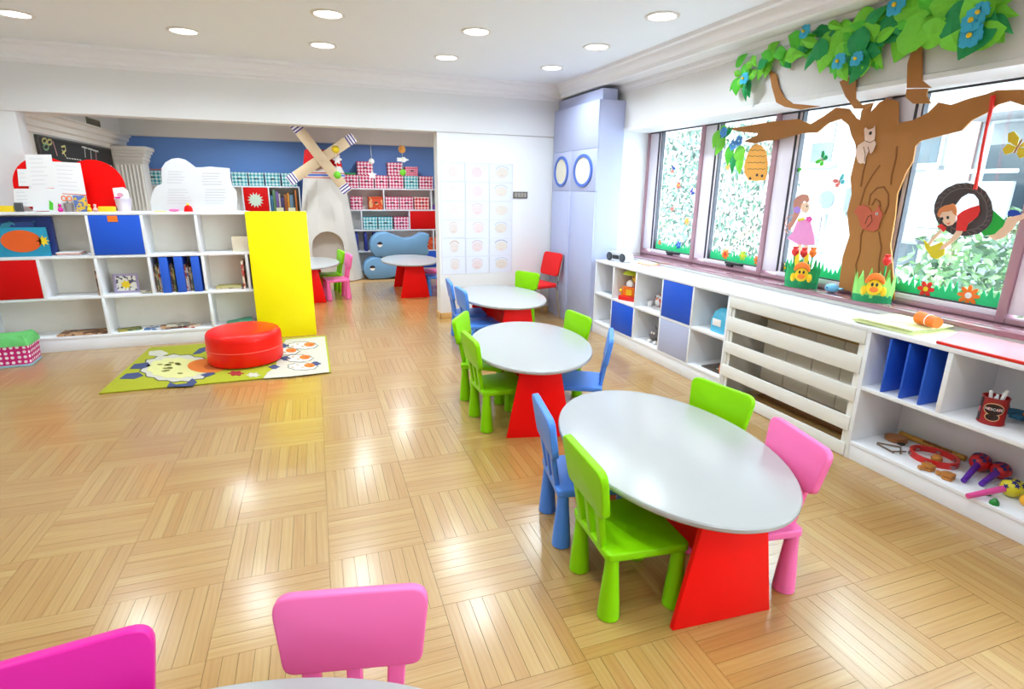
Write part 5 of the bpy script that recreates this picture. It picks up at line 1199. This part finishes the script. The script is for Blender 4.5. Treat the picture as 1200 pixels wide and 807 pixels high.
# swing: rope and tyre with reading child (flat painted cut-outs)
t = thing('paper_swing', 'paper cut-out of child reading in a tyre swing on red rope', 'paper swing', (GXP, 2.1, 1.45))
SKP = mat('skin_paper', (244, 206, 176), .65, .03, 20.); HRP = mat('ginger_paper', (222, 132, 76), .65, .06, 20.); TYR = mat('tyre_paper', (74, 64, 64), .7, .12, 30.); BLP = mat('royal_blue_paper', (24, 70, 180), .6); GRP = mat('green_shorts_paper', (24, 172, 56), .6); YLP = mat('book_yellow_paper', (226, 206, 40), .6)
def sw(a, b): return (1070+a/7.338, 200+b/7.338)
X_ = GXP
MB().tube([PX(u, v, x=X_-.03) for u, v in ((1164, 112), (1162, 125), (1156, 150), (1150, 180), (1146, 205), (1142.5, 222))], [.013, .011, .008, .008, .009, .011], 8).build('rope', mat('red_rope', (236, 44, 30), .6), t, world=True)
ou = [(185, 350), (190, 290), (220, 215), (290, 150), (380, 110), (470, 102), (560, 125), (630, 180), (675, 260), (692, 350), (680, 430), (640, 490), (570, 540), (480, 560), (420, 560), (340, 545), (270, 500), (210, 430)]
inn = [(372, 290), (420, 230), (480, 195), (535, 205), (570, 250), (577, 310), (560, 380), (510, 440), (450, 480), (400, 470), (365, 420), (355, 350)]
V = []; 
O3 = [PX(*sw(*p), x=X_) for p in ou]; I3 = [PX(*sw(*p), x=X_) for p in inn]
bmr = bmesh.new()
vo = [bmr.verts.new(p) for p in O3]; vi = [bmr.verts.new(p) for p in I3]
eo = [bmr.edges.new((vo[k], vo[(k+1) % len(vo)])) for k in range(len(vo))]+[bmr.edges.new((vi[k], vi[(k+1) % len(vi)])) for k in range(len(vi))]
r_ = bmesh.ops.triangle_fill(bmr, edges=eo, use_beauty=True)
ex = bmesh.ops.extrude_face_region(bmr, geom=bmr.faces[:])
for v_ in [g for g in ex['geom'] if isinstance(g, bmesh.types.BMVert)]: v_.co.x -= .008
bmesh.ops.recalc_face_normals(bmr, faces=bmr.faces)
for v_ in bmr.verts: v_.co -= t.location
me = bpy.data.meshes.new('tyre'); bmr.to_mesh(me); bmr.free(); me.materials.append(TYR)
o = bpy.data.objects.new('tyre', me); COL.objects.link(o); o.parent = t
mid = [((a+c)/2, (b+d)/2) for (a, b), (c, d) in zip(ou[::2], [inn[int(k*len(inn)/9) % len(inn)] for k in range(9)])]
strip([PX(*sw(438+ (a-438)*.80, 331+(b-331)*.80), x=X_-.0082) for a, b in ou+ou[:1]], .006, .0015, 'x').build('tread_line', mat('light_tyre_line', (112, 100, 98), .7), o, world=True)
for k in range(28):
    a = 2*math.pi*k/28; ca_, sa_ = math.cos(a), math.sin(a)
    strip([PX(*sw(438+245*ca_, 331+222*sa_), x=X_-.0082), PX(*sw(438+215*math.cos(a+.1), 331+195*math.sin(a+.1)), x=X_-.0082)], .005, .0015, 'x').build('tread', mat('light_tyre_line', (112, 100, 98)), o, world=True)
def sc_(name, pts, m, lay, par=None): return MB().prism([PX(*sw(a, b), x=X_-lay) for a, b in pts], (-.003, 0, 0)).build(name, m, par or t, world=True)
sc_('shirt', [(380, 385), (430, 345), (500, 315), (570, 295), (578, 340), (560, 390), (510, 430), (475, 455), (455, 520), (370, 515), (378, 450)], REDP, .012)
sc_('shirt_sleeve', [(205, 480), (245, 455), (290, 490), (265, 528), (240, 500)], REDP, .012)
sc_('face', [(222, 385), (230, 350), (280, 320), (350, 330), (375, 370), (370, 430), (340, 465), (300, 475), (268, 455), (250, 420)], SKP, .015)
sc_('hair', [(210, 375), (225, 330), (270, 300), (320, 290), (345, 280), (370, 300), (382, 345), (375, 390), (350, 370), (335, 340), (300, 350), (250, 355), (222, 400)], HRP, .018)
for a in (250, 300): sc_('eye', blob(a, 402 if a == 300 else 412, 11, 14, 12), BLACK, .0185)
sc_('mouth', [(285, 448), (305, 452), (322, 440), (306, 462)], REDP, .0185)
sc_('forearm', [(240, 500), (255, 520), (195, 585), (145, 640), (130, 625), (175, 560)], SKP, .012)
sc_('forearm', [(375, 515), (430, 520), (410, 560), (340, 620), (270, 670), (225, 680), (250, 645), (320, 590)], SKP, .012)
sc_('open_book', [(92, 592), (120, 615), (155, 650), (250, 612), (275, 640), (272, 720), (210, 760), (165, 750), (110, 670)], YLP, .009)
sc_('shorts', [(692, 340), (730, 375), (795, 435), (770, 480), (700, 545), (610, 562), (585, 520), (640, 495), (682, 430)], GRP, .0)
sc_('leg', [(640, 560), (700, 545), (775, 480), (815, 400), (870, 390), (905, 380), (1000, 350), (1010, 385), (900, 440), (850, 510), (790, 570), (710, 600)], SKP, -.004)
sc_('shoe', [(820, 345), (860, 332), (910, 345), (935, 375), (850, 395), (812, 380)], BLP, -.002)
# girl figure on the glass
t = thing('paper_girl', 'paper cut-out of girl in pink dress and yellow boots on glass', 'paper figure', (GXP, 3.44, 1.1))
def gp(a, b): return (910+a/7.337, 215+b/7.337)
def sg(name, pts, m, lay=0.): return MB().prism([PX(*gp(a, b), x=GXP-lay) for a, b in pts], (-.003, 0, 0)).build(name, m, t, world=True)
HBR = mat('light_brown_paper', (196, 134, 116), .65, .06, 20.); PKD = mat('pink_dress_paper', (236, 150, 204), .6, .08, 16.); YBT = mat('yellow_boot_paper', (248, 206, 20), .6)
sg('dress', [(185, 310), (285, 300), (300, 350), (325, 450), (332, 525), (260, 530), (180, 520), (95, 470), (140, 420)], PKD)
sg('hair', [(150, 150), (175, 115), (225, 88), (275, 100), (288, 140), (270, 165), (240, 150), (215, 190), (205, 250), (180, 300), (150, 350), (110, 410), (95, 350), (130, 320), (150, 260), (145, 200)], HBR, .004)
sg('face', [(220, 170), (262, 158), (285, 185), (282, 225), (255, 258), (222, 240), (210, 205)], SKP, .006)
sg('collar', [(180, 305), (235, 290), (240, 310), (190, 325)], YLP, .006)
for k in range(5): a = 2*math.pi*k/5; sg('hair_flower_petal', blob(178+17*math.cos(a), 226+17*math.sin(a), 14, 14, 10), mat('lilac_flower_paper', (178, 140, 220), .6), .008)
for k in range(5): a = 2*math.pi*k/5; sg('dress_flower_petal', blob(282+16*math.cos(a), 306+16*math.sin(a), 12, 12, 10), mat('hot_pink_paper', (232, 90, 170), .6), .008)
sg('eye', blob(262, 195, 5, 8, 10), BLACK, .0095)
sg('leg', [(185, 520), (220, 525), (215, 600), (180, 600)], SKP, -.002); sg('leg', [(240, 530), (275, 530), (270, 620), (245, 620)], SKP, -.002)
sg('boot', [(150, 592), (200, 594), (195, 680), (220, 690), (215, 718), (140, 706)], YBT, .002); sg('boot', [(240, 600), (280, 600), (275, 690), (300, 700), (295, 725), (235, 715)], YBT, .002)
strip([PX(*gp(a, b), x=GXP-.001) for a, b in ((100, 430), (75, 400), (90, 380), (70, 340), (95, 290), (150, 265))], .006, .002, 'x').build('ribbon', HBR, t, world=True)

# grass strips, flowers, butterflies on the panes
GLX = FX+.0445
random.seed(5)
for k in range(5):
    y1, y0 = POSTS[k]-.245, POSTS[k+1]+.04
    P = [(GLX, y1, 1.0)]; y = y1; i = 0
    P = [Vector((GLX, y1, 1.0005))]; top = []
    nb = 34
    for j in range(nb+1):
        yy = y1+(y0-y1)*j/nb; top.append(Vector((GLX, yy, 1.0005+(random.uniform(.075, .125) if j % 2 else random.uniform(.035, .055)))))
    P += top+[Vector((GLX, y0, 1.0005))]
    t = tag(MB().prism([p-Vector((GLX, y0, 1.0005)) for p in P], (-.0015, 0, 0)).build('grass_border', GRASS, loc=(GLX, y0, 1.0005)), 'green paper grass border along the pane bottom, %s' % ['beside the cupboard', 'in the pane with the beehive', 'below the paper girl', 'below the tyre swing', 'past the tyre swing'][k], 'window decoration', 'grass borders on the panes')
def wflower(u, v, r_, n, m, mc, label):
    p = PX(u, v, x=GLX-.003)
    t = thing('window_flower', label, 'window decoration', tuple(p), 0, 'flowers stuck on the panes')
    for k in range(n):
        a = 2*math.pi*k/n; c = Vector((0, math.cos(a), math.sin(a)))*r_*.62; w_ = r_*min(.42, 2.2/n)
        d = Vector((0, math.cos(a), math.sin(a))); q = Vector((0, -math.sin(a), math.cos(a)))
        MB().prism([c+d*r_*.4*math.cos(b)+q*w_*.75*math.sin(b) for b in [2*math.pi*j/8 for j in range(8)]], (-.002, 0, 0)).build('petal', m, t)
    MB().prism([Vector((-.002, r_*.3*math.cos(b), r_*.3*math.sin(b))) for b in [2*math.pi*j/12 for j in range(12)]], (-.002, 0, 0)).build('centre', mc, t)
wflower(850, 297.5, .052, 9, ORAP, REDP, 'orange many-petalled flower on the pane with beehive'); wflower(870.5, 299.5, .048, 6, mat('lime_paper', (170, 214, 40), .6), YELP, 'lime green flower on the pane with beehive'); wflower(888, 305, .05, 8, ORAP, BROWN, 'orange flower with brown centre beside the beehive post')
wflower(916, 313, .048, 6, YELP, ORAP, 'yellow flower beside the paper girl boots'); wflower(1085, 338.5, .055, 6, REDP, YELP, 'red flower with yellow centre below the tyre swing'); wflower(1135, 346, .065, 8, ORAP, PAPER, 'orange flower with white centre below the tyre swing')
wflower(795, 217, .04, 5, mat('rose_paper', (240, 96, 84), .6), YELP, 'rose red flower high on the first pane'); wflower(773, 284, .03, 5, mat('rose_paper', (240, 96, 84)), YELP, 'tiny rose red flower low on the first pane'); wflower(795, 287, .045, 5, BLP, BLUE, 'blue flower just above the grass on the first pane'); wflower(805, 259, .045, 6, mat('apricot_paper', (248, 190, 120), .6), YELP, 'apricot flower midway on the first pane'); wflower(840, 186, .03, 6, YELP, YELP, 'small yellow flower on the pane with the beehive'); wflower(1196, 346, .05, 6, mat('rose_paper', (240, 96, 84)), YELP, 'rose red flower beside the far post below the swing'); wflower(853, 195.5, .035, 6, mat('apricot_paper', (248, 190, 120)), YELP, 'apricot flower beside the small yellow one')
def butterfly(u, v, s_, ma, mb_, label, rot=0.):
    p = PX(u, v, x=GLX-.003)
    t = thing('window_butterfly', label, 'window decoration', tuple(p), 0, 'butterflies stuck on the panes')
    def rt(a, b): return Vector((0, s_*(a*math.cos(rot)-b*math.sin(rot)), s_*(a*math.sin(rot)+b*math.cos(rot))))
    for sd, m in ((-1, ma), (1, mb_)):
        MB().prism([rt(sd*a, b) for a, b in ((.05, 0), (.2, .5), (.7, .8), (.95, .6), (.7, .15))], (-.002, 0, 0)).build('wing', m, t); MB().prism([rt(sd*a, b) for a, b in ((.05, -.02), (.65, .05), (.75, -.35), (.45, -.6), (.15, -.4))], (-.002, 0, 0)).build('wing', m, t)
    MB().prism([rt(a, b)-Vector((.002, 0, 0)) for a, b in ((-.05, -.4), (.05, -.4), (.05, .45), (-.05, .45))], (-.002, 0, 0)).build('body', BROWN, t)
AQ = mat('aqua_paper', (90, 190, 200), .6); PKP = mat('soft_red_paper', (232, 120, 110), .6)
butterfly(984, 213, .055, AQ, PKP, 'aqua and red butterfly beside the paper trunk', -.5); butterfly(789, 199, .045, BLP, PKP, 'blue and pink butterfly on the first pane', -1.2); butterfly(788, 245, .04, PKP, PKP, 'soft red butterfly on the first pane', -.4); butterfly(964, 187, .06, LEAF3, LEAF2, 'green paper bird-like butterfly above the girl', -1.); butterfly(933, 199, .05, LEAF2, LEAF2, 'pale green butterfly near the post above the girl', .6); butterfly(1193, 172, .09, YLP, YLP, 'large yellow butterfly beyond the red rope', .3)
butterfly(811, 225, .04, BLP, BLP, 'small blue butterfly at the edge of the first pane', .9)
# twig with leaves and flower on the second pane
t = thing('window_twig', 'bunch of green paper leaves and blue blossoms on second pane', 'window decoration', (GXP, 4.35, 1.9))
for u, v, L, rot, mi, si in ((843, 152, .18, 200, 0, 0), (850, 160, .2, 215, 0, 0), (858, 168, .2, 190, 1, 0), (862, 178, .2, 185, 2, 2), (866, 170, .18, 160, 0, 1), (845, 148, .16, 120, 1, 2), (868, 182, .17, 175, 0, 0), (858, 150, .14, 230, 2, 2)):
    p = PX(u, v, x=GXP-.02); o = bpy.data.objects.new('leaf', LM[mi][si]); COL.objects.link(o); o.parent = t; o.location = p-t.location; o.scale = (1, L, L); o.rotation_euler = (R(rot), 0, 0)
for u, v in ((866, 165), (859, 170), (848, 155)):
    for k in range(5):
        a = 2*math.pi*k/5; p = PX(u, v, x=GXP-.05); MB().prism([p+Vector((0, .028*math.cos(a)+.022*math.cos(b), .028*math.sin(a)+.022*math.sin(b))) for b in [2*math.pi*j/8 for j in range(8)]], (-.002, 0, 0)).build('petal', mat('sky_paper', (90, 160, 236), .6), t, world=True)
# paper planters on the sill
SZ = SILZ+.0005
DUCK = mat('duck_yellow', (250, 206, 20), .5); GRN2 = mat('deep_green_paper', (20, 160, 86), .55); GRN3 = mat('light_green_paper', (150, 220, 110), .55)
def planter(u, v, rings, back, front, label, tul):
    p = PX(u, v, z=SZ); p.x = min(max(p.x, 3.68), 3.686)
    t = thing('paper_planter', label, 'paper planter', (p.x, p.y, SZ), R(38)); t.scale = (1.04, 1.04, 1.2)
    n = 28; V = []; F = []
    RX, RY = .066, .112
    for ring in range(2):
        for k in range(n):
            a = 2*math.pi*k/n; h = .0 if ring == 0 else (.17 if k % 2 else .095)+.02*math.sin(k*2.1)
            s_ = 1+.08*ring; V.append((RX*s_*math.cos(a), RY*s_*math.sin(a), h))
    for k in range(n): F.append((k, (k+1) % n, n+(k+1) % n, n+k))
    b = len(V); V += [(x*.97, y*.97, z) for x, y, z in V]; F += [tuple(q+b for q in reversed(f)) for f in F[:]]
    MB().add(V, F).build('grass_fence', back, t, smooth=False)
    MB().lathe([(1.02, 0), (1.03, .042)], (0, 0, .0), 28, RX, RY).build('base_band', front, t)
    # duckling face on the room side (-x)
    MB().ball((-.085, .0, .09), (.018, .045, .045), 18, 12).build('duck_head', DUCK, t); MB().ball((-.1, .0, .08), (.014, .026, .016), 14, 8).build('duck_beak', ORAP, t)
    for s_ in (-1, 1): MB().ball((-.102, s_*.013, .108), (.005, .008, .011), 10, 6).build('duck_eye', BLACK, t)
    MB().tube([(-.088, .05*math.cos(a), .105+.05*math.sin(a)) for a in [math.pi*(.05+.9*k/8) for k in range(9)]], [.006, .012, .016, .018, .019, .018, .016, .012, .006], 8).build('duck_cap', ORAP, t)
    for s_ in (-.055, .055): MB().ball((-.082, s_, .07), (.012, .018, .028), 12, 8).build('duck_wing', DUCK, t)
    for (y_, z_, m_) in tul:
        MB().cyl((-.02, y_, .03), (-.02, y_, z_), .005, n=8).build('stem', GRN2, t)
        MB().lathe([(.008, 0), (.024, .018), (.026, .036), (.016, .05), (.022, .062)], (-.02, y_, z_-.004), 8).build('tulip', m_, t)
planter(953, 335, 0, GRN2, mat('emerald_paper', (0, 140, 84), .55), 'dark green paper planter with duckling and two red tulips', [(.07, .205, REDP), (.01, .2, REDP), (-.05, .205, ORAP)])
planter(1028, 352, 0, GRN3, mat('emerald_paper', (0, 140, 84)), 'light green paper planter with duckling and one red tulip', [(-.045, .215, REDP)])
p = PX(1001, 341, z=SZ)
t = thing('toy_whale', 'small light blue toy whale between the paper planters', 'toy', (3.70, p.y, SZ), R(-60))
LBT = mat('light_blue_toy', (112, 184, 226), .4)
MB().ball((0, 0, .034), (.05, .034, .034), 18, 12).build('body', LBT, t); MB().ball((.06, 0, .035), (.018, .03, .008), 12, 8).build('tail', LBT, t); MB().ball((-.03, -.03, .04), .005, 8, 6).build('eye', BLACK, t)

# ================================================================== OUTSIDE
OBX = 11.0
FAC = mat('white_facade', (116, 117, 121), .8, .02, 1.); FACP = mat('pink_beige_facade', (140, 114, 112), .8, .03, 1.); WGL = mat('facade_glass', (36, 46, 54), .15); WFR = mat('facade_window_frame', (150, 152, 158), .5); BLD = mat('roller_blind', (98, 100, 104), .6); ACM = mat('ac_white', (104, 107, 112), .4)
t = fac = thing('apartment_building', 'white apartment block with windows and balconies across the street', 'building', (OBX, 7, -6))
bx(OBX, OBX+6, 5.2, 10.7, -6, 8.).build('wall', FAC, t, world=True)
bx(OBX-.9, OBX+6, -4, 5.25, -6, 8.).build('wall', FAC, t, world=True)
bx(OBX-.06, OBX, 6.62, 6.85, -6, 8).build('downpipe_strip', FACP, t, world=True)
def fwin(y0, y1, z0, z1, blind=.45, x=OBX):
    w_ = bx(x-.06, x, y0, y1, z0, z1).build('window', WFR, fac, world=True)
    bx(x-.075, x-.06, y0+.06, y1-.06, z0+.06, z1-.06).build('pane', WGL, w_, world=True)
    if blind: bx(x-.09, x-.075, y0+.06, y1-.06, z1-.06-(z1-z0)*blind, z1-.06).build('blind', BLD, w_, world=True)
    bx(x-.16, x, y0-.05, y1+.05, z0-.06, z0).build('sill', FAC, w_, world=True)
for z0 in (-1.9, .35, 2.25, 4.2): 
    fwin(9.38, 10.05, z0+.0, z0+.85 if z0 < 2 else z0+.95); fwin(7.15, 7.85, z0-.1, z0+.75, .3)
for k, z0 in enumerate((-1.2, 1.1, 3.0)):
    sl = bx(OBX-1.2, OBX, 5.3, 6.6, z0-.16, z0).build('balcony_slab', FAC, fac, world=True)
    rl = bx(OBX-1.22, OBX-1.16, 5.3, 6.6, z0+.02, z0+.75).build('balcony_front', BLD, fac, world=True)
    MB().cyl((OBX-1.19, 5.3, z0+.9), (OBX-1.19, 6.6, z0+.9), .03).build('balcony_rail', WFR, fac, world=True)
    fwin(5.5, 6.45, z0+.1, z0+1.75, .2, OBX)
for k in range(3): fwin(3.6-1.7*k, 4.7-1.7*k, 1.1, 2.4, .4, OBX-.9); fwin(3.6-1.7*k, 4.7-1.7*k, -1.2, .1, .4, OBX-.9)
def ac(y, z, label):
    t = thing('air_conditioner', label, 'air conditioner', (OBX-.22, y, z))
    MB().box(-.16, .16, -.36, .36, .0, .5).build('case', ACM, t, bev=.02)
    n = 24; MB().prism([(-.161, .08+.19*math.cos(2*math.pi*k/n), .25+.19*math.sin(2*math.pi*k/n)) for k in range(n)], (-.012, 0, 0)).build('fan_grille', mat('grey_fan', (54, 62, 80), .5), t)
    MB().box(.0, .22, -.3, .3, -.06, -.002).build('bracket', ACM, t)
ac(9.05, 1.26, 'white air conditioner with round fan behind the paper trunk side'); ac(7.45, .80, 'white air conditioner with round fan lower on the facade')
t = thing('neighbour_house', 'pale pink rendered house glimpsed through the first window', 'building', (13, 19, -6))
bx(13., 19, 17.3, 24, -6, 9).build('wall', FACP, t, world=True)
for z0 in (-1, 1.2, 3.4):
    w_ = bx(12.95, 13.0, 18.2, 19.2, z0, z0+1.2).build('window', WFR, t, world=True); bx(12.93, 12.95, 18.28, 19.12, z0+.08, z0+1.12).build('pane', WGL, w_, world=True)
# trees: trunk + many small leaves
def otree(label, x, y, z0, h, rx, ry, rz_, n, cols, size, droop=0.):
    t = thing('street_tree', label, 'tree', (x, y, z0))
    BK = mat('tree_bark', (120, 104, 90), .9, .2, 8.)
    MB().tube([(0, 0, 0), (.05, .03, h*.4), (0, -.05, h*.75), (.02, 0, h)], [.16, .13, .09, .04], 10).build('trunk', BK, t)
    for k in range(7):
        a = k*.9; MB().tube([(0, 0, h*(.45+.06*k)), (rx*.4*math.cos(a), ry*.4*math.sin(a), h*(.6+.05*k)), (rx*.75*math.cos(a), ry*.75*math.sin(a), h*(.66+.045*k))], [.06, .04, .015], 6).build('limb', BK, t)
    for ci, c in enumerate(cols):
        V = []; F = []
        for k in range(n//len(cols)):
            while True:
                q = Vector((random.uniform(-1, 1), random.uniform(-1, 1), random.uniform(-1, 1)))
                if .25 < q.length < 1: break
            p = Vector((q.x*rx, q.y*ry, h+q.z*rz_))
            d = Vector((random.gauss(0, 1), random.gauss(0, 1), random.gauss(0, 1)-droop*1.5)).normalized(); e = d.cross(Vector((random.gauss(0, 1), random.gauss(0, 1), random.gauss(0, 1)))).normalized()
            s_ = size*random.uniform(.6, 1.3); o = len(V)
            V += [p, p+d*s_*.5+e*s_*.22, p+d*s_, p+d*s_*.5-e*s_*.22]; F.append((o, o+1, o+2, o+3))
        ob = MB().add(V, F).build('foliage', mat('tree_leaf_%d_%d_%d' % c, c, .6, .1, 3.), t, smooth=False); ob['kind'] = 'stuff'
random.seed(11)
GA = ((38, 64, 50), (58, 86, 68), (22, 42, 32)); GB = ((48, 76, 38), (78, 104, 60), (30, 56, 32))
otree('tall drooping street tree behind the beehive window', 7.8, 9.3, -6, 7.6, 1.6, 1.35, 3.6, 5200, GA, .12, 1.)
otree('tall street tree behind the first window post', 9.0, 13.3, -6, 7.8, 1.8, 1.6, 3.4, 3600, GA, .13, .6)
otree('pale green bushy tree below the tyre swing', 7.4, 3.75, -6, 6.4, 1.1, 1.25, 1.1, 3000, GB, .14, 0.)
struct('ground_street', bx(4.1, 60, -40, 60, -6.2, -6), mat('grey_asphalt', (150, 150, 152), .9, .05, 2.), 'grey street far below the windows')
